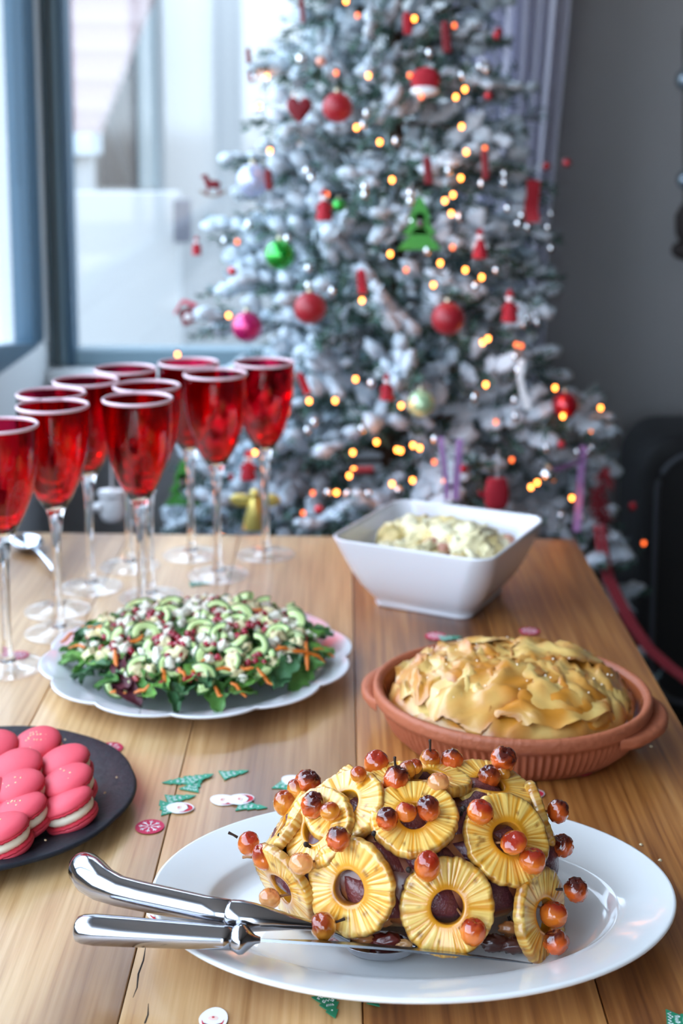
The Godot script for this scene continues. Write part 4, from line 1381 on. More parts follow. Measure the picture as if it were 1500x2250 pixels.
# ================= macarons =================
func build_macarons() -> void:
	var slate := mat(Color8(38, 40, 47), 0.5, {"spec": 0.35, "normal": noise_tex(0.03, 4, [], true, 512, 512, 41, 3.0), "tri": 5.0, "normal_scale": 0.5})
	var g := Geo.new()
	oval_plate(g, 0.137, 0.137, [[0.06, 0.0], [0.05, 0.0], [0.04, 0.003], [0.012, 0.0105], [0.002, 0.0135], [0.0, 0.0152], [0.0008, 0.0172], [0.003, 0.0180], [0.012, 0.0172], [0.028, 0.0140], [0.036, 0.0105], [0.045, 0.0085], [0.08, 0.008]], 128, 0.012, 9)
	var pl := put("slate_plate", g.mesh(), slate)
	pl.position = Vector3(-0.3165, T, -1.139)
	tag(pl, "dark slate grey round plate with pink macarons on it", "plate")
	var pink := mat(Color8(226, 74, 90), 0.55, {})
	var feet := mat(Color8(206, 44, 62), 0.7)
	var cream := mat(Color8(246, 232, 206), 0.55, {})
	var nut := mat(Color8(240, 206, 160), 0.6)
	var shell := Geo.new()
	shell.lathe([Vector2(0, 0.0045), Vector2(0.0218, 0.0045), Vector2(0.0228, 0.0060), Vector2(0.0226, 0.0078), Vector2(0.0205, 0.0103), Vector2(0.017, 0.0122), Vector2(0.011, 0.0138), Vector2(0.005, 0.0144), Vector2(0, 0.0146)], 40)
	var foot := Geo.new()
	var rows := []
	for q in [[0.0, 0.0026], [0.0212, 0.0026], [0.0229, 0.0034], [0.0232, 0.0046], [0.0224, 0.0055], [0.0, 0.0055]]:
		var row := PackedVector3Array()
		for k in 60:
			var a := TAU * k / 60.0
			row.append(Vector3(cos(a), 0, sin(a)) * q[0] * (1.0 + (0.03 * noise.get_noise_2d(k * 40.0, q[1] * 9000.0) if q[0] > 0 else 0.0)) + Vector3(0, q[1] + 0.0004 * sin(k * 2.6), 0))
		rows.append(row)
	foot.skin(rows)
	var fill := Geo.new()
	rows = []
	for q in [[0.0, -0.0046], [0.0195, -0.0046], [0.0212, -0.002], [0.0218, 0.0], [0.0212, 0.002], [0.0195, 0.0046], [0.0, 0.0046]]:
		var row := PackedVector3Array()
		for k in 40:
			var a := TAU * k / 40.0
			row.append(Vector3(cos(a), 0, sin(a)) * q[0] * (1.0 + 0.05 * noise.get_noise_2d(cos(a) * 20.0, sin(a) * 20.0)) + Vector3(0, q[1], 0))
		rows.append(row)
	fill.skin(rows)
	var gm := Geo.new()
	gm.ball(Vector3.ZERO, Vector3(0.0011, 0.0006, 0.0008), 6, 5, Color.WHITE, 0.4, noise, 2)
	var ms := shell.mesh(); var mf := foot.mesh(); var mc := fill.mesh(); var mg := gm.mesh()
	var lift := Transform3D(Basis.IDENTITY, Vector3(0, 0.0014, 0))
	var flip := Transform3D(Basis(Vector3.RIGHT, PI), Vector3.ZERO)
	# px, py of the middle, height over the table, way the top faces, crumbs, label
	var L := [
		[152, 1780, 0.0235, Vector3(-0.34, 0.92, -0.02), 0, "pink macaron nearest the plate's rim with its thick cream filling in full view"],
		[152, 1732, 0.031, Vector3(-0.26, 0.90, 0.10), 6, "pink macaron leaning just behind the one with cream in full view"],
		[145, 1688, 0.034, Vector3(-0.22, 0.90, 0.10), 0, "smooth pink macaron second from the back of the outer row"],
		[84, 1650, 0.034, Vector3(-0.16, 0.86, 0.22), 16, "pink macaron at the back of the plate with a cluster of nut crumbs"],
		[48, 1795, 0.0265, Vector3(-0.24, 0.92, 0.06), 9, "pink macaron of the middle row showing a strip of cream above the frontmost"],
		[44, 1746, 0.033, Vector3(-0.20, 0.90, 0.12), 7, "pink macaron in the heart of the pile with scattered crumbs"],
		[40, 1700, 0.036, Vector3(-0.14, 0.88, 0.20), 0, "plain pink macaron between the back one and the heart of the pile"],
		[8, 1840, 0.0235, Vector3(-0.26, 0.94, 0.02), 5, "frontmost pink macaron cut by the edge of the picture"],
		[-12, 1658, 0.034, Vector3(-0.10, 0.86, 0.22), 3, "pink macaron peeping in beside the back one"],
		[-40, 1760, 0.030, Vector3(-0.10, 0.88, 0.14), 0, "pink macaron mostly out of sight beside the heart of the pile"],
	]
	for i in L.size():
		var q: Array = L[i]
		var m := thing("macaron", q[5], "macaron", Vector3.ZERO, "pink macarons on the slate plate")
		m.transform = Transform3D(facing(q[3], i * 1.1), at_h(q[0], q[1], q[2]))
		var ts := put("top_shell", ms, pink, m, lift)
		put("foot", mf, feet, m, lift)
		put("filling", mc, cream, m)
		put("bottom_shell", ms, pink, m, flip * lift)
		put("foot", mf, feet, m, flip * lift)
		for k in q[4]:
			var a := rf(0, TAU); var r := rf(0.001, 0.014)
			put("crumb", mg, nut, ts, Transform3D(Basis(Vector3.UP, a), Vector3(cos(a) * r, 0.0147 - r * r * 12.0, sin(a) * r)))
	for q in [[143, 1625], [256, 1708], [230, 1742], [292, 1728], [206, 1820], [232, 1809], [162, 1856], [75, 1832], [100, 1846], [290, 1732]]:
		var c := put("nut_crumb", mg, nut)
		c.transform = Transform3D(Basis(Vector3.UP, q[0]).scaled(Vector3.ONE * 1.2), at_h(q[0], q[1], 0.0165))
		tag(c, "pale nut crumb fallen on the dark slate plate", "nut crumb", "nut crumbs on the slate plate")

# ================= glasses and the spoon =================
func build_glasses() -> void:
	var clear := mat(Color(0.98, 0.99, 1.0, 0.0), 0.0, {"clear": 1.0, "ior": 0.05})
	var red := mat(Color(0.96, 0.15, 0.33, 0.0), 0.02, {"clear": 1.0, "ior": 0.05})
	var lip := mat(Color(0.95, 0.84, 0.87), 0.25, {"coat": 0.5, "back": Color(0.6, 0.45, 0.5)})
	var g := Geo.new()
	var H := 0.273
	g.lathe([Vector2(0, 0.0), Vector2(0.036, 0.0), Vector2(0.0405, 0.0006), Vector2(0.0413, 0.0016), Vector2(0.0405, 0.0026), Vector2(0.030, 0.0036), Vector2(0.016, 0.0052), Vector2(0.0095, 0.0082), Vector2(0, 0.0083)], 48)
	var mfoot := g.mesh()
	var thin := mat(Color(1, 1, 1, 0.04), 0.02)
	thin.transparency = BaseMaterial3D.TRANSPARENCY_ALPHA
	g = Geo.new()
	g.lathe([Vector2(0, 0.0084), Vector2(0.0094, 0.0084), Vector2(0.0062, 0.017), Vector2(0.0050, 0.03), Vector2(0.0048, 0.07), Vector2(0.0052, 0.10), Vector2(0.0062, 0.125), Vector2(0.0082, 0.142), Vector2(0.0118, 0.152), Vector2(0.0160, 0.158), Vector2(0.0120, 0.1545), Vector2(0.0060, 0.1525), Vector2(0, 0.152)], 48)
	var ms := g.mesh()
	g = Geo.new()
	g.lathe([Vector2(0, 0.1524), Vector2(0.0060, 0.1529), Vector2(0.0121, 0.1550), Vector2(0.0162, 0.1586), Vector2(0.0205, 0.1655), Vector2(0.0265, 0.178), Vector2(0.0325, 0.194), Vector2(0.0372, 0.212), Vector2(0.0400, 0.230), Vector2(0.0411, 0.248), Vector2(0.0411, H - 0.002), Vector2(0.0405, H), Vector2(0.0397, H - 0.002), Vector2(0.0396, 0.248), Vector2(0.0385, 0.231), Vector2(0.0356, 0.213), Vector2(0.0309, 0.195), Vector2(0.0249, 0.179), Vector2(0.0188, 0.167), Vector2(0.0140, 0.161), Vector2(0.0080, 0.158), Vector2(0, 0.157)], 56)
	var mb := g.mesh()
	g = Geo.new()
	var rows := []
	for i in 57:
		var row := PackedVector3Array()
		var a := TAU * i / 56.0
		for k in 10:
			var b := TAU * k / 10.0
			var r := 0.0405 + cos(b) * 0.0017
			row.append(Vector3(cos(a) * r, H + sin(b) * 0.0021, sin(a) * r))
		rows.append(row)
	g.skin(rows)
	var mr := g.mesh()
	var L := [
		[-2, 936, "tall red glass cut by the edge of the picture, nearest the macarons"],
		[115, 893, "tall red glass second from the edge, its foot beside the salad plate"],
		[112, 866, "tall red glass hidden behind the second one, with an orange glint inside its rim"],
		[188, 838, "tall red glass standing alone in the middle of the outer row"],
		[275, 812, "tall red glass farthest back by the window, only its upper bowl showing"],
		[322, 850, "tall red glass directly behind the frontmost of the middle glasses"],
		[302, 878, "frontmost tall red glass of the middle, behind the salad"],
		[414, 798, "tall red glass behind the pair nearest the tree, a fairy light over its rim"],
		[473, 823, "tall red glass in front of its neighbour before the tree"],
		[580, 798, "tall red glass nearest the square bowl, glowing orange inside"],
	]
	for i in L.size():
		var q: Array = L[i]
		var p := at_h(q[0], q[1], H)
		p.y = T + 0.0004
		var t := thing("wine_glass", q[2], "glass", p, "tall red glasses on clear stems")
		t.rotation.y = i * 0.7
		put("foot", mfoot, thin, t)
		put("stem", ms, clear, t)
		put("rim", mr, lip, put("bowl", mb, red, t))
	# spoon lying behind the glasses
	var steel := mat(Color(0.78, 0.80, 0.84), 0.12, {"metal": 1.0})
	var b0 := at_h(58, 1196, 0.008)
	var sp := thing("serving_spoon", "steel serving spoon lying behind the red glasses", "spoon", b0)
	var dirv := (at_h(150, 1278, 0.008) - b0)
	dirv = Vector3(dirv.x, 0, dirv.z)
	var ax := dirv.normalized()
	var sd := ax.cross(Vector3.UP)
	g = Geo.new()
	rows = []
	for q in [[0.0, 0.0], [0.5, 0.002], [0.85, 0.007], [1.0, 0.012], [0.97, 0.0128], [0.82, 0.0085], [0.5, 0.0038], [0.0, 0.002]]:
		var row := PackedVector3Array()
		for k in 28:
			var a := TAU * k / 28.0
			row.append(ax * cos(a) * 0.036 * q[0] + sd * sin(a) * 0.023 * q[0] + Vector3(0, q[1] - 0.007, 0))
		rows.append(row)
	g.skin(rows)
	put("spoon_bowl", g.mesh(), steel, sp)
	g = Geo.new()
	g.tube([ax * 0.034 + Vector3(0, 0.005, 0), ax * 0.06 + Vector3(0, 0.006, 0), ax * 0.10 + Vector3(0, 0.003, 0), ax * 0.145 + Vector3(0, -0.002, 0)], [0.004, 0.0035, 0.0045, 0.006], 10, 0.5)
	put("handle", g.mesh(), steel, sp)

# ================= paper confetti =================
func build_confetti() -> void:
	var green := mat(Color8(30, 128, 92), 0.5)
	var green2 := mat(Color8(58, 158, 126), 0.5)
	var whitep := mat(Color8(244, 244, 246), 0.5)
	var redp := mat(Color8(206, 40, 62), 0.5)
	var pinkp := mat(Color8(206, 42, 84), 0.5)
	var skinp := mat(Color8(242, 208, 196), 0.6)
	var tree := PackedVector2Array([Vector2(0.0, -0.0175), Vector2(0.0045, -0.009), Vector2(0.003, -0.008), Vector2(0.007, -0.001), Vector2(0.005, 0.0), Vector2(0.010, 0.009), Vector2(-0.010, 0.009), Vector2(-0.005, 0.0), Vector2(-0.007, -0.001), Vector2(-0.003, -0.008), Vector2(-0.0045, -0.009)])
	# px, py, turn in degrees, height, label
	for q in [
		[398, 1717, -100, 0.0006, "striped green paper fir tree, first of three by the plank joint"],
		[432, 1711, 60, 0.0014, "green paper fir tree lying across the other two by the plank joint"],
		[424, 1728, 20, 0.0008, "green paper fir tree half under the others by the plank joint"],
		[507, 1701, 68, 0.0006, "single green paper fir tree lying alone behind the ham platter"],
		[388, 1755, 72, 0.0008, "green paper fir tree above the round white face by the slate plate"],
		[368, 1777, -30, 0.0003, "tip of a green paper fir tree under the round white face"],
		[545, 1772, 100, 0.0004, "green paper fir tree under the pair of white faces"],
		[628, 1728, 120, 0.0004, "green paper fir tree half hidden behind the dark cherries"],
		[722, 2204, 165, 0.0008, "green paper fir tree with white zigzags in front of the platter"],
		[797, 2186, 140, 0.0008, "green paper fir tree just under the front rim, second along the platter"],
		[1003, 2177, 110, 0.0008, "green paper fir tree under the front rim below the foot ring"],
		[1494, 2242, 100, 0.0008, "green paper fir tree at the near corner of the picture on dark wood"],
		[983, 1402, 80, 0.0008, "scrap of a green paper fir tree beside the pink disc near the square bowl"],
		[432, 1283, 80, 0.0008, "green paper fir tree far back among the glass feet"],
	]:
		var g := Geo.new()
		g.slab(tree, 0.0, 0.0006)
		var o := put("paper_tree", g.mesh(), green if q[1] > 2000 else green2)
		o.transform = Transform3D(Basis(Vector3.UP, deg_to_rad(-q[2])), at_h(q[0], q[1], q[3]))
		tag(o, q[4], "confetti", "green paper trees on the table")
		for s in [[-0.003, 0.0024], [0.0022, 0.004], [0.0068, 0.0065]]:
			g = Geo.new()
			var pts := []
			for k in 9:
				pts.append(Vector3(lerpf(-s[1], s[1], k / 8.0), 0.0007, s[0] + 0.0011 * (1 if k % 2 else -1)))
			g.tube(pts, [0.00042], 4, 0.4)
			put("zigzag", g.mesh(), whitep, o)
		for s in [[0.0, -0.009], [0.003, 0.0005], [-0.003, 0.0005], [0.0055, 0.0052], [-0.002, 0.0050]]:
			g = Geo.new()
			g.lathe([Vector2(0, 0.0006), Vector2(0.0006, 0.0006), Vector2(0.0006, 0.0008), Vector2(0, 0.0008)], 8, 1, 1, Vector3(s[0], 0, s[1]))
			put("dot", g.mesh(), whitep, o)
	# round white faces with a red cap, seen as simple shapes
	for q in [
		[395, 1776, 0.0012, 100, "white paper face with a pink cap lying over a green tree by the slate plate"],
		[490, 1759, 0.0006, 110, "white paper face with a pink cap, first of the overlapping pair"],
		[528, 1757, 0.0014, 80, "white paper face with a red mark, lying on top of the overlapping pair"],
		[645, 1716, 0.0008, 120, "white paper face half hidden behind the large dark red cherry"],
		[1166, 1745, 0.0008, 90, "white paper face behind the far shoulder of the ham"],
		[350, 2006, 0.0008, 160, "white paper face with a red cap under the two handles"],
		[468, 2240, 0.0008, 180, "white paper face cut by the lower edge of the picture"],
		[660, 1352, 0.0008, 90, "white paper face with red cap behind the salad plate"],
	]:
		var g := Geo.new()
		var ol := PackedVector2Array()
		for k in 28:
			var a := TAU * k / 28.0
			ol.append(Vector2(cos(a) * 0.0098, sin(a) * 0.0128) * (1.0 - 0.10 * exp(-pow(sin(a * 0.5) * 3.0 - 1.2, 2))))
		g.slab(ol, 0.0, 0.0006)
		var o := put("paper_cutout", g.mesh(), whitep)
		o.transform = Transform3D(Basis(Vector3.UP, deg_to_rad(-q[3])), at_h(q[0], q[1], q[2]))
		tag(o, q[4], "confetti", "white paper faces on the table")
		g = Geo.new()
		var cap := PackedVector2Array()
		for k in 15:
			var a := PI + PI * k / 14.0
			cap.append(Vector2(cos(a) * 0.0075, sin(a) * 0.0105 - 0.001))
		for k in 9:
			var a := TAU - PI * k / 8.0
			cap.append(Vector2(cos(a) * 0.0060, sin(a) * 0.0030 - 0.0045))
		g.slab(cap, 0.0006, 0.0008)
		put("cap", g.mesh(), redp, o)
		g = Geo.new()
		g.lathe([Vector2(0, 0.0006), Vector2(0.0030, 0.0006), Vector2(0.0030, 0.0008), Vector2(0, 0.0008)], 16, 1.2, 0.8, Vector3(0, 0, 0.0005))
		put("cheek", g.mesh(), skinp, o)
		g = Geo.new()
		g.lathe([Vector2(0, 0.0008), Vector2(0.0009, 0.0008), Vector2(0.0009, 0.0010), Vector2(0, 0.0010)], 10, 1, 1, Vector3(0, 0, 0.0012))
		put("nose", g.mesh(), redp, o)
	# red discs with a white snowflake
	for q in [
		[329, 1817, 0.0006, "red paper disc with a white snowflake between the slate plate and the platter"],
		[242, 1644, 0.0006, "red paper disc half hidden behind the rim of the slate plate"],
		[957, 1398, 0.0006, "pink paper disc with a snowflake behind the pie dish, beside a green scrap"],
		[1163, 1387, 0.0006, "pink paper disc with a snowflake in the bowl's shadow behind the pie dish"],
		[40, 1440, 0.0006, "pink paper disc among the feet of the red glasses"],
		[1272, 1692, 0.0006, "dark pink paper disc at the foot of the ribbed pie dish"],
	]:
		var g := Geo.new()
		g.lathe([Vector2(0, 0), Vector2(0.0122, 0), Vector2(0.0124, 0.0003), Vector2(0.0122, 0.0006), Vector2(0, 0.0006)], 36)
		var o := put("paper_disc", g.mesh(), pinkp)
		o.position = at_h(q[0], q[1], q[2])
		o.rotation.y = q[0]
		tag(o, q[3], "confetti", "red paper discs on the table")
		g = Geo.new()
		for k in 8:
			var d := Vector3(cos(TAU * k / 8.0), 0, sin(TAU * k / 8.0))
			var s := Vector3(-d.z, 0, d.x)
			g.tube([d * 0.0015 + Vector3(0, 0.0007, 0), d * 0.0096 + Vector3(0, 0.0007, 0)], [0.00045], 4, 0.4)
			for w in [-1, 1]:
				g.tube([d * 0.0060 + Vector3(0, 0.0007, 0), d * 0.0085 + s * w * 0.0018 + Vector3(0, 0.0007, 0)], [0.0004], 4, 0.4)
		put("snowflake", g.mesh(), whitep, o)
	for q in [[1318, 1856], [1360, 1890], [1340, 1640]]:
		var g := Geo.new()
		g.ball(Vector3.ZERO, Vector3(0.0016, 0.0009, 0.0013), 8, 6, Color.WHITE, 0.6, noise, q[0])
		var o := put("pastry_crumb", g.mesh(), mat(Color8(232, 214, 176), 0.6))
		o.position = at_h(q[0] + 90, q[1], 0.0007)
		tag(o, "small pale pastry crumb on the table beside the platter", "crumb", "crumbs on the table")

# ================= the Christmas tree =================
const TREE := Vector3(0.10, 0, -2.70)

func tree_r(y: float) -> float:
	return maxf(0.0, (2.42 - y) * 0.272)

func tree_f(p: Vector3) -> float:
	var d := p - TREE
	return Vector2(d.x, d.z).length() - tree_r(p.y) * 0.90

func on_tree(px: float, py: float, lift := 0.0) -> Vector3:
	var p := march(px, py, tree_f, 2.0, 2.95, 90)
	var d := ray(px, py).normalized()
	return p - d * lift

# one bough: wooden stem, side twigs, needles dusted white on top, lumps of flock
func bough(L: float, sd: int, flock: float) -> Geo:
	var g := Geo.new()
	var r := RandomNumberGenerator.new()
	r.seed = sd
	var bark := lin(74, 58, 46)
	var lines := []
	var stem := []
	for i in 9:
		var t := i / 8.0
		stem.append(Vector3(L * t, -0.10 * L * t * t + 0.02 * L * sin(t * 5 + sd), 0.02 * L * sin(t * 4 + sd * 2)))
	g.tube(stem, [0.006, 0.005, 0.0045, 0.004, 0.0035, 0.003, 0.0025, 0.002, 0.0015], 5, 1.0, bark)
	lines.append([stem[2], stem[4]]); lines.append([stem[4], stem[6]]); lines.append([stem[6], stem[8] + (stem[8] - stem[7]) * 0.4])
	var n := int(L / 0.028)
	for k in n:
		var t := 0.16 + 0.82 * k / n
		var i := int(t * 8)
		var a: Vector3 = stem[i].lerp(stem[mini(i + 1, 8)], t * 8 - i)
		var side := 1.0 if k % 2 else -1.0
		var len := (0.045 + 0.11 * (1.0 - t)) * (0.6 + 0.4 * L / 0.5) * r.randf_range(0.75, 1.2)
		var d := Vector3(0.75, r.randf_range(-0.35, 0.35), side * r.randf_range(0.6, 0.95)).normalized()
		lines.append([a, a + d * len])
	for ln in lines:
		var a: Vector3 = ln[0]
		var b: Vector3 = ln[1]
		var ax := (b - a).normalized()
		var len := a.distance_to(b)
		var m := maxi(3, int(len / 0.0080))
		var white_here := r.randf() < flock
		for k in m:
			var p := a.lerp(b, (k + 0.5) / m)
			for j in 3:
				var an := r.randf() * TAU
				var u := ax.cross(Vector3.UP).normalized()
				var w := u.cross(ax)
				var radial := u * cos(an) + w * sin(an)
				var d := (radial + ax * 0.75).normalized()
				var nl := r.randf_range(0.015, 0.026)
				var s := ax.cross(radial).normalized() * 0.0022
				var up := radial.y + r.randf_range(-0.35, 0.35)
				var c := lin(52, 82, 74) if r.randf() < 0.6 else lin(74, 104, 92)
				if white_here and up > -0.1:
					c = lin(188, 204, 214)
				elif up > 0.75:
					c = lin(150, 174, 180)
				var i0 := g.v(p - s, c); g.v(p + s, c); g.v(p + d * nl * 0.6 + s * 0.9, c); g.v(p + d * nl, c); g.v(p + d * nl * 0.6 - s * 0.9, c)
				g.tri(i0, i0 + 1, i0 + 2); g.tri(i0, i0 + 2, i0 + 4); g.tri(i0 + 4, i0 + 2, i0 + 3)
			if white_here and r.randf() < 0.45:
				var q := p + Vector3(r.randf_range(-0.004, 0.004), 0.006, r.randf_range(-0.004, 0.004))
				var rr := r.randf_range(0.006, 0.0150)
				g.ball(q, Vector3(rr * 1.5, rr * 0.9, rr * 1.4), 7, 5, lin(196, 210, 220), 0.7, noise, r.randf() * 50)
	return g

func build_tree() -> void:
	var foliage := mat(Color.WHITE, 0.8, {"vc": true})
	var tr := thing("christmas_tree", "tall artificial Christmas tree with white frosted boughs in front of the window", "Christmas tree", TREE)
	var g := Geo.new()
	g.tube([Vector3(0, 0, 0), Vector3(0.005, 0.9, 0), Vector3(0, 1.7, 0), Vector3(0, 2.40, 0)], [0.028, 0.022, 0.013, 0.003], 12)
	put("trunk", g.mesh(), mat(Color8(70, 54, 42), 0.9), tr)
	g = Geo.new()
	for k in 3:
		var a := TAU * k / 3.0
		g.tube([Vector3(0, 0.10, 0), Vector3(cos(a) * 0.14, 0.05, sin(a) * 0.14), Vector3(cos(a) * 0.24, 0.012, sin(a) * 0.24)], [0.012], 8)
	put("stand", g.mesh(), mat(Color8(40, 60, 48), 0.5), tr)
	var kinds := []
	for L in [0.16, 0.26, 0.36, 0.46, 0.56]:
		for k in 2:
			kinds.append([L, bough(L, kinds.size() + 3, 0.44).mesh()])
	var spots := []
	for i in 330:
		var f := (i + 0.5) / 330.0
		var y := 2.36 - 2.24 * pow(f, 0.70)
		var az := i * 2.39996 + rf(-0.2, 0.2)
		# boughs on the far side of the trunk are sparser
		if sin(az) < -0.35 and i % 3:
			continue
		spots.append([y, az, tree_r(y) * rf(0.76, 0.94) * (1.0 + 0.22 * minf(0.0, sin(az))), rf(-0.16, 0.42) + (0.25 if y > 1.9 else 0.0)])
	# boughs whose tips stand out in the photograph's outline
	for q in [[1240, 365], [1090, 88], [1112, 292], [1140, 590], [1272, 790], [1370, 935], [1358, 1005], [1425, 1195], [1210, 690], [528, 128], [465, 312], [410, 600], [425, 470], [392, 690], [400, 800], [1395, 1120], [1450, 1400], [350, 1000], [365, 1110], [610, 20], [1380, 1330], [1470, 1470]]:
		var p := at_z(q[0], q[1], TREE.z + 0.05)
		var d := p - TREE
		var len := Vector2(d.x, d.z).length()
		spots.append([d.y - 0.02, atan2(d.z, d.x), len * 0.90, 0.05])
	for i in spots.size():
		var q: Array = spots[i]
		var len: float = maxf(q[2], 0.1)
		var kind: Array = kinds[0]
		var pick := clampi(int(round((len - 0.16) / 0.10)), 0, 4)
		kind = kinds[pick * 2 + i % 2]
		var s: float = len / kind[0]
		var b := Basis(Vector3.UP, -q[1]) * Basis(Vector3.BACK, q[3]) * Basis(Vector3.RIGHT, rf(-1.3, 1.3))
		put("bough", kind[1], foliage, tr, Transform3D(b.scaled_local(Vector3(s, lerpf(s, 1.0, 0.5), lerpf(s, 1.0, 0.5))), Vector3(0, q[0], 0)))
	build_ornaments()
	build_lights()

func bauble(px: float, py: float, d: float, m: Material, label: String, lift := 0.04, group := "round baubles on the tree") -> void:
	var p := on_tree(px, py, lift)
	var r := d * 0.5 * EYE.distance_to(p) / FPX
	var g := Geo.new()
	g.ball(Vector3.ZERO, Vector3.ONE * r, 28, 18)
	var o := put("bauble", g.mesh(), m)
	o.position = p
	tag(o, label, "bauble", group)
	g = Geo.new()
	g.lathe([Vector2(0, r * 0.97), Vector2(r * 0.2, r * 0.96), Vector2(r * 0.2, r * 1.18), Vector2(0, r * 1.2)], 14)
	var cap := put("cap", g.mesh(), mat(Color8(200, 196, 170), 0.3, {"metal": 1.0}), o)
	g = Geo.new()
	var pts := []
	for k in 13:
		pts.append(Vector3(cos(TAU * k / 12.0) * r * 0.12, r * 1.3 + sin(TAU * k / 12.0) * r * 0.12, 0))
	g.tube(pts, [0.0008], 5)
	put("hook", g.mesh(), mat(Color8(170, 165, 150), 0.3, {"metal": 1.0}), cap)

func hung(called: String, px: float, py: float, label: String, cat: String, lift := 0.05) -> Node3D:
	return thing(called, label, cat, on_tree(px, py, lift), "ornaments on the tree")

func ribbon(called: String, pts: Array, w: float, m: Material, label: String, lift := 0.06) -> void:
	var ps := []
	var base := Vector3.ZERO
	for i in pts.size():
		var p := on_tree(pts[i][0], pts[i][1], lift)
		if i == 0: base = p
		ps.append(p - base)
	var g := Geo.new()
	var rows := []
	for i in ps.size():
		var d: Vector3 = (ps[mini(i + 1, ps.size() - 1)] - ps[maxi(i - 1, 0)]).normalized()
		var s := d.cross(Vector3(0.3 * sin(i * 1.3), 0, 1)).normalized() * w * 0.5
		var n := d.cross(s).normalized() * 0.0006
		rows.append(PackedVector3Array([ps[i] - s - n, ps[i] + s - n, ps[i] + s + n, ps[i] - s + n]))
	g.skin(rows, true, true, true)
	var o := put(called, g.mesh(), m)
	o.position = base
	tag(o, label, "ribbon", "ribbons on the tree")

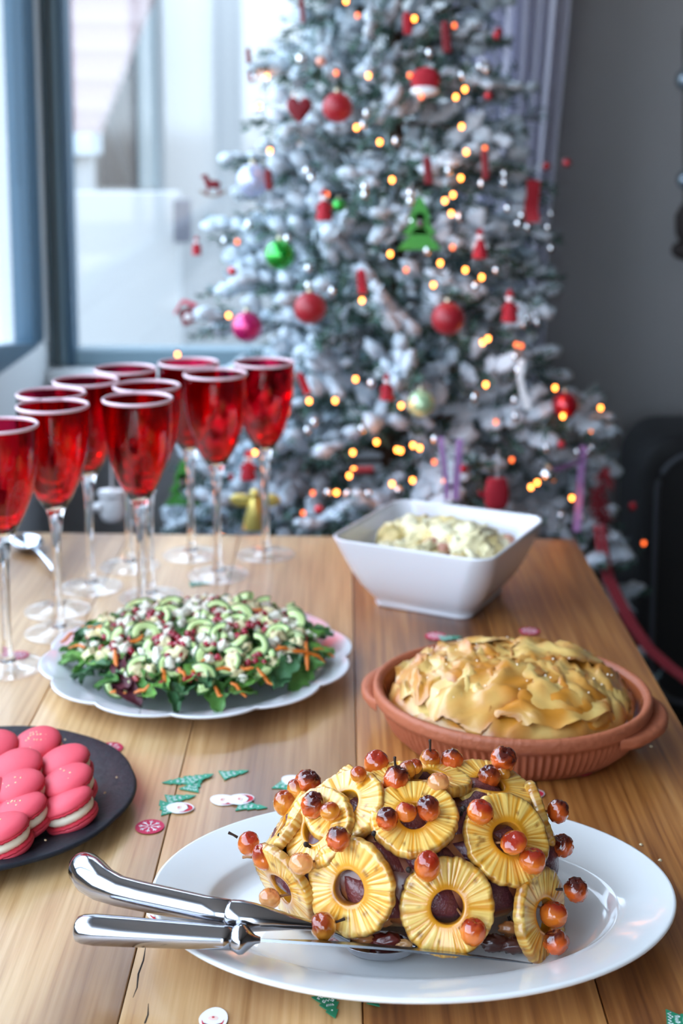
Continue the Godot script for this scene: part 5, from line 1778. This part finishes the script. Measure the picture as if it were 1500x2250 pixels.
func build_ornaments() -> void:
	var matte_red := mat(Color8(150, 20, 34), 0.42, {"rim": 0.4})
	var gloss_red := mat(Color8(190, 10, 36), 0.12, {"metal": 0.6, "coat": 1.0})
	var gloss_green := mat(Color8(20, 170, 50), 0.10, {"metal": 0.7, "coat": 1.0})
	var magenta := mat(Color8(200, 30, 110), 0.22, {"metal": 0.5, "coat": 0.8})
	var pale_green := mat(Color8(176, 206, 160), 0.12, {"coat": 1.0, "metal": 0.3})
	var lilac := mat(Color8(178, 190, 224), 0.12, {"coat": 1.0, "metal": 0.3})
	var silver := mat(Color8(225, 230, 235), 0.08, {"metal": 1.0})
	var felt_red := mat(Color8(164, 16, 36), 0.8, {"rim": 0.3})
	var dark_red := mat(Color8(118, 16, 30), 0.7)
	var white := mat(Color8(238, 238, 240), 0.8)
	var green := mat(Color8(70, 150, 60), 0.7)
	var gold := mat(Color8(222, 200, 110), 0.35, {"metal": 0.5})
	var lav := mat(Color8(170, 126, 180), 0.6, {"back": Color(0.3, 0.2, 0.3)})
	var redr := mat(Color8(160, 30, 44), 0.6, {"back": Color(0.3, 0.05, 0.06)})
	bauble(741, 236, 66, matte_red, "matte red bauble highest on the tree beside the red heart")
	bauble(681, 677, 71, matte_red, "matte red bauble above the wine glasses beside the magenta one")
	bauble(984, 700, 73, matte_red, "matte red bauble on the curtain side of the tree at mid height")
	bauble(1241, 890, 58, gloss_red, "shiny deep red bauble on an outer bough by the grey wall")
	bauble(615, 560, 68, gloss_green, "shiny bright green bauble on the window side of the tree")
	bauble(543, 718, 68, magenta, "magenta pink bauble above the wine glasses")
	bauble(925, 887, 62, pale_green, "pale green glass bauble above the square bowl")
	bauble(556, 397, 74, lilac, "lilac blue glass bauble on the window side near the rocking horse")
	bauble(744, 451, 30, gloss_green, "small green bauble in the shade beside the little red figure")
	bauble(663, 130, 26, silver, "small silver bauble near the top on the window side")
	bauble(1203, 1044, 40, silver, "small silver bauble hanging by the lavender ribbon")
	bauble(1069, 152, 28, silver, "small silver bauble in front of the curtain near the top")
	bauble(705, 135, 22, mat(Color8(225, 160, 140), 0.3, {"metal": 0.4}), "tiny copper bauble beside the small silver one near the top")
	# red heart
	var h := hung("heart_ornament", 657, 240, "dark red heart ornament beside the highest red bauble", "ornament")
	var g := Geo.new()
	var ol := PackedVector2Array()
	for k in 40:
		var t := TAU * k / 40.0
		ol.append(Vector2(16 * pow(sin(t), 3), -(13 * cos(t) - 5 * cos(2 * t) - 2 * cos(3 * t) - cos(4 * t))) * 0.0014)
	var rows := []
	for q in [[0.90, -0.006], [1.0, -0.002], [1.0, 0.002], [0.90, 0.006], [0.5, 0.009]]:
		var row := PackedVector3Array()
		for p in ol: row.append(Vector3(p.x * q[0], -p.y * q[0] * 1.25, q[1]))
		rows.append(row)
	g.skin(rows, true, true, true)
	put("heart", g.mesh(), dark_red, h)
	# small figures: cone body, round head
	for q in [[712, 450, 62, "little red figure with a white head beside the small green bauble"], [545, 1022, 60, "little red and white figure behind the glass stems"], [850, 850, 50, "little red figure above the pale green bauble"], [432, 540, 40, "tiny red and white figure hanging on the window side below the rocking horse"], [1120, 672, 64, "small red and white figure on the curtain side above the outer boughs"], [1055, 535, 58, "small white and red figure on the curtain side at mid height"]]:
		var f := hung("figure_ornament", q[0], q[1], q[3], "ornament")
		var s: float = q[2] / 1150.0
		g = Geo.new()
		g.lathe([Vector2(0, -0.5), Vector2(0.24, -0.5), Vector2(0.27, -0.44), Vector2(0.17, 0.0), Vector2(0.10, 0.14), Vector2(0, 0.16)].map(func(v): return v * s), 14)
		put("body", g.mesh(), felt_red, f)
		g = Geo.new()
		g.ball(Vector3(0, 0.24, 0) * s, Vector3.ONE * 0.14 * s, 12, 8)
		put("head", g.mesh(), white, f)
		g = Geo.new()
		g.lathe([Vector2(0, 0.30), Vector2(0.15, 0.30), Vector2(0.10, 0.42), Vector2(0, 0.55)].map(func(v): return v * s), 12)
		put("cap", g.mesh(), felt_red, f)
		for e in [-1, 1]:
			g = Geo.new()
			g.tube([Vector3(0.14 * e, 0.02, 0) * s, Vector3(0.25 * e, -0.14, 0.05) * s], [0.06 * s, 0.05 * s], 8)
			put("arm", g.mesh(), felt_red if q[0] != 1055 else white, f)
	# red and white cap shaped ornament near the top
	var bd := hung("cap_ornament", 935, 182, "red and white stuffed ornament hanging near the top of the tree", "ornament")
	g = Geo.new()
	g.ball(Vector3(0, 0.005, 0), Vector3(0.024, 0.022, 0.014), 16, 10, Color.WHITE, 0.2, noise, 4)
	put("body", g.mesh(), felt_red, bd)
	g = Geo.new()
	g.ball(Vector3(-0.002, -0.014, 0.004), Vector3(0.024, 0.010, 0.013), 16, 8)
	put("brim", g.mesh(), white, bd)
	# rocking horse
	var rh := hung("rocking_horse", 468, 405, "small dark red rocking horse ornament hanging on the window side", "ornament")
	g = Geo.new()
	g.ball(Vector3.ZERO, Vector3(0.015, 0.008, 0.006), 12, 8)
	g.tube([Vector3(-0.010, 0.002, 0), Vector3(-0.014, 0.016, 0), Vector3(-0.022, 0.014, 0)], [0.006, 0.005, 0.003], 8)
	put("body", g.mesh(), dark_red, rh)
	for e in [-0.011, 0.011]:
		g = Geo.new()
		g.tube([Vector3(e * 0.8, -0.004, 0), Vector3(e * 1.2, -0.020, 0)], [0.003, 0.0025], 6)
		put("leg", g.mesh(), dark_red, rh)
	g = Geo.new()
	var arc := []
	for k in 9:
		var a := lerpf(-2.4, -0.74, k / 8.0)
		arc.append(Vector3(cos(a) * 0.034, sin(a) * 0.034 + 0.012, 0))
	g.tube(arc, [0.0022], 6)
	put("rocker", g.mesh(), mat(Color8(120, 90, 60), 0.6), rh)
	# red bird house
	var bh := hung("bird_house", 412, 690, "small dark red house shaped ornament hanging tilted by the window", "ornament")
	bh.rotation.z = 0.35
	g = Geo.new()
	g.rbox(Vector3(0, -0.004, 0), Vector3(0.028, 0.030, 0.024), 0.002)
	put("body", g.mesh(), dark_red, bh)
	for e in [-1, 1]:
		g = Geo.new()
		g.rbox(Vector3(0.011 * e, 0.018, 0), Vector3(0.028, 0.004, 0.034), 0.0015, Basis(Vector3.BACK, -0.7 * e))
		put("roof", g.mesh(), mat(Color8(196, 50, 74), 0.7), bh)
	g = Geo.new()
	g.lathe([Vector2(0, 0), Vector2(0.007, 0), Vector2(0.007, 0.002), Vector2(0, 0.002)], 12)
	g.xform(Transform3D(Basis(Vector3.RIGHT, PI / 2), Vector3(0, -0.004, 0.0115)))
	put("opening", g.mesh(), white, bh)
	# crackers and sticks
	for q in [[795, 622, 20, 46, felt_red, "bright red cracker shaped ornament in the middle of the tree"], [668, 845, 16, 44, felt_red, "red slip of an ornament slanting beside the last wine glass"], [940, 378, 18, 52, dark_red, "dark red stick ornament in the shade of the upper curtain side"], [590, 398, 16, 40, dark_red, "dark red ornament beside the lilac bauble"], [548, 145, 10, 70, dark_red, "narrow dark red ornament hanging from the upper window side bough"], [895, 55, 18, 40, felt_red, "small red ornament close to the top in front of the trunk"], [980, 85, 18, 60, dark_red, "dark red ribbon like ornament near the top on the curtain side"], [1066, 365, 14, 60, dark_red, "thin red drop ornament on the curtain side under the upper lights"], [663, 15, 10, 70, dark_red, "thin red ornament at the very top of the picture"], [508, 1050, 10, 12, felt_red, "tiny red berry ornament behind the wine glasses"], [795, 1033, 50, 10, dark_red, "small dark red bow lying on a white bough above the square bowl"]]:
		var p := on_tree(q[0], q[1], 0.05)
		var k: float = EYE.distance_to(p) / FPX
		g = Geo.new()
		g.rbox(Vector3.ZERO, Vector3(q[2] * k, q[3] * k, q[2] * k * 0.6 + 0.004), 0.003)
		g.ball(Vector3(0, q[3] * k * 0.5, 0), Vector3.ONE * minf(q[2], q[3]) * k * 0.45, 8, 6)
		var o := put("cracker_ornament", g.mesh(), q[4])
		o.position = p
		o.rotation.z = 0.4 if q[0] == 668 else 0.08
		tag(o, q[5], "ornament", "ornaments on the tree")
	# mittens
	for q in [[1091, 1085, felt_red, 1.0, "bright red felt mitten just above the back of the square bowl"], [246, 1112, white, 1.0, "white mitten hanging below the window behind the glass stems"]]:
		var p: Vector3 = on_tree(q[0], q[1], 0.08) if q[0] > 900 else at_z(q[0], q[1], -2.35)
		var mt := thing("mitten_ornament", q[4], "ornament", p, "ornaments on the tree")
		var k: float = EYE.distance_to(p) / FPX
		g = Geo.new()
		rows = []
		for r in [[-36, 10], [-32, 20], [-20, 26], [0, 27], [16, 25], [24, 23]]:
			var row := PackedVector3Array()
			for i in 20:
				var a := TAU * i / 20.0
				row.append(Vector3(cos(a) * r[1], r[0], sin(a) * r[1] * 0.45) * k)
			rows.append(row)
		g.skin(rows, true, true, true)
		put("hand", g.mesh(), q[2], mt)
		g = Geo.new()
		g.tube([Vector3(-20, 0, 0) * k, Vector3(-34, -4, 0) * k, Vector3(-38, 6, 0) * k], [(5.0 if q[0] > 900 else 12.0) * k, (4.0 if q[0] > 900 else 10.0) * k, 4 * k], 10)
		put("thumb", g.mesh(), q[2], mt)
		g = Geo.new()
		rows = []
		for r in ([[18, 21], [20, 22], [32, 22], [34, 20]] if q[0] > 900 else [[20, 26], [22, 29], [34, 29], [36, 26]]):
			var row := PackedVector3Array()
			for i in 20:
				var a := TAU * i / 20.0
				row.append(Vector3(cos(a) * r[1], r[0], sin(a) * r[1] * 0.5) * k)
			rows.append(row)
		g.skin(rows, true, true, true)
		put("cuff", g.mesh(), q[2], mt)
		g = Geo.new()
		g.tube([Vector3(0, 34, 0) * k, Vector3(2, 100, 0) * k], [0.0016 if q[0] > 900 else 0.006], 6, 0.3)
		put("cord", g.mesh(), white, mt)
	# green felt tree and sprig
	for q in [[402, 1060, 100, "green felt fir tree ornament between the glass stems"], [922, 490, 105, "soft green plain sprig ornament in the shade at mid height"]]:
		var f := hung("felt_tree", q[0], q[1], q[3], "ornament", 0.06)
		var s: float = q[2] / 1150.0
		g = Geo.new()
		for k in 3:
			var y := (0.25 - 0.28 * k) * s
			var w := (0.20 + 0.10 * k) * s
			g.slab(PackedVector2Array([Vector2(-w, y - 0.18 * s), Vector2(w, y - 0.18 * s), Vector2(w * 0.2, y + 0.22 * s), Vector2(-w * 0.2, y + 0.22 * s)]), -0.003, 0.003, Color.WHITE, Transform3D(Basis(Vector3.RIGHT, Vector3(0, 0, 1), Vector3(0, 1, 0)), Vector3.ZERO))
		put("felt", g.mesh(), green, f)
		g = Geo.new()
		g.ball(Vector3(0, 0, 0.004), Vector3.ONE * 0.07 * s, 8, 6)
		put("button", g.mesh(), mat(Color8(110, 80, 96), 0.6), f)
	# golden angel
	var ga := hung("angel_ornament", 560, 1110, "pale golden angel shaped ornament low behind the last glasses", "ornament", 0.06)
	g = Geo.new()
	g.lathe([Vector2(0, -0.04), Vector2(0.022, -0.04), Vector2(0.012, 0.0), Vector2(0.006, 0.012), Vector2(0, 0.013)], 14)
	put("robe", g.mesh(), gold, ga)
	g = Geo.new()
	g.ball(Vector3(0, 0.020, 0), Vector3.ONE * 0.009, 10, 8)
	put("head", g.mesh(), gold, ga)
	for e in [-1, 1]:
		g = Geo.new()
		g.ball(Vector3(0.024 * e, 0.008, -0.004), Vector3(0.020, 0.012, 0.003), 10, 6)
		put("wing", g.mesh(), gold, ga)
	# ribbons
	ribbon("hanging_ribbon", [[1172, 395], [1170, 430], [1166, 460], [1170, 490]], 0.026, redr, "red ribbon hanging from a bough tip in front of the curtain", 0.0)
	ribbon("hanging_ribbon", [[1282, 980], [1276, 1040], [1272, 1100], [1266, 1168]], 0.014, lav, "long lavender ribbon hanging beside the far corner of the table")
	ribbon("hanging_ribbon", [[1280, 1010], [1250, 1022], [1215, 1034]], 0.009, lav, "short lavender ribbon end slanting to the silver bauble")
	ribbon("hanging_ribbon", [[968, 960], [974, 1010], [980, 1060], [982, 1098]], 0.009, lav, "thin lavender ribbon above the square bowl, nearer the middle")
	ribbon("hanging_ribbon", [[1010, 965], [1006, 1015], [1002, 1060], [1000, 1098]], 0.012, lav, "second lavender ribbon above the square bowl, nearer the red mitten")
	ribbon("hanging_ribbon", [[1146, 790], [1142, 830], [1150, 870], [1160, 900]], 0.012, white, "white ribbon curling down among the outer boughs on the wall side")
	# fluffy red garland and the bead chain under it
	g = Geo.new()
	var base := at_z(1322, 1030, -2.42)
	for k in 200:
		var y := rf(1025, 1165)
		var p := at_z(1322 + rf(-10, 10) + 6 * sin(y * 0.05), y, -2.42) - base
		g.tube([p, p + Vector3(rf(-0.016, 0.016), rf(-0.022, 0.004), rf(-0.014, 0.014))], [0.0018, 0.0008], 4)
	var gl := put("tinsel_garland", g.mesh(), dark_red)
	gl.position = base
	tag(gl, "fluffy dark red tinsel hanging beyond the far corner of the table", "garland")
	g = Geo.new()
	base = at_z(1316, 1160, -2.40)
	var chain := [[1316, 1160], [1326, 1220], [1336, 1270], [1360, 1320], [1388, 1372], [1425, 1425], [1470, 1465], [1530, 1510]]
	for off in [-7, 7]:
		for s in chain.size() - 1:
			for k in 7:
				var f := k / 7.0
				g.ball(at_z(lerpf(chain[s][0], chain[s + 1][0], f) + off, lerpf(chain[s][1], chain[s + 1][1], f), -2.40) - base, Vector3.ONE * 0.0058, 8, 6)
	var bc := put("bead_chain", g.mesh(), mat(Color8(178, 60, 72), 0.35))
	bc.position = base
	bc.set_meta("kind", "thing")
	tag(bc, "double chain of dusky red beads trailing down past the table's edge", "garland")
	# berries on bough tips
	for q in [[1245, 358], [1200, 365], [1092, 78], [1073, 210], [1233, 977], [1018, 1030], [510, 596], [1095, 70], [1390, 1112], [700, 1120]]:
		g = Geo.new()
		g.ball(Vector3.ZERO, Vector3.ONE * 0.0085, 10, 8)
		var o := put("red_berry", g.mesh(), gloss_red)
		o.position = on_tree(q[0], q[1], 0.03)
		tag(o, beside("small red berry", q[0], q[1]), "berry", "red berries on the bough tips")
	# silver beads
	g = Geo.new()
	g.ball(Vector3.ZERO, Vector3(0.006, 0.0085, 0.006), 14, 10)
	var bm := g.mesh()
	for q in [[805, 249], [798, 274], [674, 376], [684, 392], [801, 429], [801, 412], [901, 425], [901, 443], [906, 486], [631, 525], [677, 628], [677, 590], [943, 116], [940, 180], [547, 494], [493, 530], [1054, 146], [1015, 165], [1108, 402], [1108, 383], [1058, 404], [1115, 458], [1146, 474], [1138, 492], [1159, 499], [1203, 500], [1210, 470], [1210, 546], [938, 551], [1090, 594], [1044, 630], [1156, 700], [1150, 712], [1180, 708], [1132, 784], [1137, 814], [1042, 874], [1132, 916], [955, 966], [1200, 985], [1267, 994], [1292, 994], [1300, 984], [809, 1087], [1232, 1135], [795, 944], [675, 947], [690, 930], [764, 1087], [816, 843], [985, 376], [1009, 477], [560, 170], [563, 240], [870, 310], [730, 640], [720, 1085], [875, 1080], [1130, 880], [1280, 1140]]:
		var o := put("silver_bead", bm, silver)
		o.position = on_tree(q[0], q[1], 0.05)
		tag(o, beside("small silver bead", q[0], q[1]), "bead", "silver beads on the tree")

const MARKS := [[741, 236, "the highest red bauble"], [681, 677, "the red bauble over the glasses"], [984, 700, "the red bauble on the curtain side"], [1241, 890, "the shiny deep red bauble"], [615, 560, "the bright green bauble"], [543, 718, "the magenta bauble"], [925, 887, "the pale green bauble"], [556, 397, "the lilac bauble"], [744, 451, "the small green bauble"], [657, 240, "the red heart"], [935, 182, "the red and white stuffed ornament"], [795, 622, "the bright red cracker ornament"], [1091, 1085, "the red mitten"], [922, 490, "the green sprig"], [1120, 672, "the red and white figure"], [1172, 440, "the hanging red ribbon"], [1272, 1080, "the long lavender ribbon"], [560, 1110, "the golden angel"], [850, 850, "the little red figure at mid height"], [402, 1060, "the green felt tree"], [980, 85, "the dark red strip near the top"], [1203, 1044, "the silver bauble by the ribbon"], [468, 405, "the rocking horse"], [412, 690, "the little red house"]]
var said := {}

func beside(what: String, px: float, py: float) -> String:
	# words that place a small thing by the nearest larger ornament
	var order := MARKS.duplicate()
	order.sort_custom(func(a, b): return Vector2(a[0] - px, a[1] - py).length() < Vector2(b[0] - px, b[1] - py).length())
	for m in order:
		var d := Vector2(px - m[0], py - m[1])
		var side := ""
		if absf(d.y) > absf(d.x) * 2.0: side = "straight below" if d.y > 0 else "straight above"
		elif absf(d.x) > absf(d.y) * 2.0: side = "level wallward of" if d.x > 0 else "level windowward of"
		else: side = ("below and wallward of" if d.x > 0 else "below and windowward of") if d.y > 0 else ("above and wallward of" if d.x > 0 else "above and windowward of")
		var far := "close " if d.length() < 60 else "" if d.length() < 130 else "far, "
		var s := "%s %s%s %s" % [what, far, side, m[2]]
		if not said.has(s):
			said[s] = true
			return s
	return what

func build_lights() -> void:
	var glow := mat(Color8(255, 190, 90), 0.3, {"glow": Color(1.0, 0.52, 0.20), "energy": LAMP})
	var pts := [[760, 2], [910, 41], [586, 168], [809, 166], [570, 233], [783, 280], [834, 312], [593, 331], [861, 395], [977, 441], [995, 428], [991, 469], [857, 558], [967, 578], [952, 626], [795, 660], [892, 593], [521, 531], [502, 693], [718, 427], [738, 160], [925, 212], [1001, 213], [1021, 196], [785, 34], [1014, 278], [1024, 334], [1012, 391], [1022, 593], [1058, 609], [994, 543], [1072, 744], [1065, 326], [998, 56], [390, 779], [781, 833], [736, 880], [679, 881], [881, 891], [560, 994], [775, 994], [827, 971], [872, 988], [880, 990], [861, 1063], [767, 1045], [777, 1032], [739, 1082], [687, 1083], [666, 1127], [1134, 757], [1067, 845], [1219, 852], [1319, 896], [1297, 944], [907, 978], [922, 984], [906, 1055], [977, 1056], [1166, 1070], [1256, 1094], [1236, 914], [1089, 927], [954, 1015], [1124, 1010], [1414, 1193], [255, 1031], [1180, 1060], [1060, 752], [1145, 760], [487, 1180], [900, 165]]
	var dim := mat(Color8(220, 140, 90), 0.3, {"glow": Color(0.9, 0.36, 0.14), "energy": LAMP * 0.3})
	var dims := [16, 17, 19, 20, 21, 24, 32, 33, 49, 50, 62, 63, 64, 65, 69, 71, 48, 30]
	var g := Geo.new()
	g.ball(Vector3.ZERO, Vector3(0.0036, 0.0050, 0.0036), 10, 8)
	var bm := g.mesh()
	g = Geo.new()
	g.lathe([Vector2(0, 0.0042), Vector2(0.0026, 0.0042), Vector2(0.0026, 0.010), Vector2(0, 0.010)], 8)
	var sock := g.mesh()
	var black := mat(Color8(30, 48, 40), 0.6)
	for i in pts.size():
		var o := put("fairy_light", bm, dim if i in dims else glow)
		o.position = on_tree(pts[i][0], pts[i][1], 0.055) if pts[i][0] > 280 else at_z(pts[i][0], pts[i][1], -2.4)
		tag(o, beside("dim copper fairy light" if i in dims else "bright amber fairy light", pts[i][0], pts[i][1]), "fairy light", "fairy lights on the tree")
		put("socket", sock, black, o)
		var l := OmniLight3D.new()
		l.name = "glow_light"
		l.light_color = Color(1.0, 0.62, 0.28)
		l.light_energy = 0.000012 if i in dims else 0.00004
		l.light_size = 0.004
		l.omni_range = 6.0
		l.omni_attenuation = 2.0
		l.shadow_enabled = true
		o.add_child(l)

const LAMP := 1.8
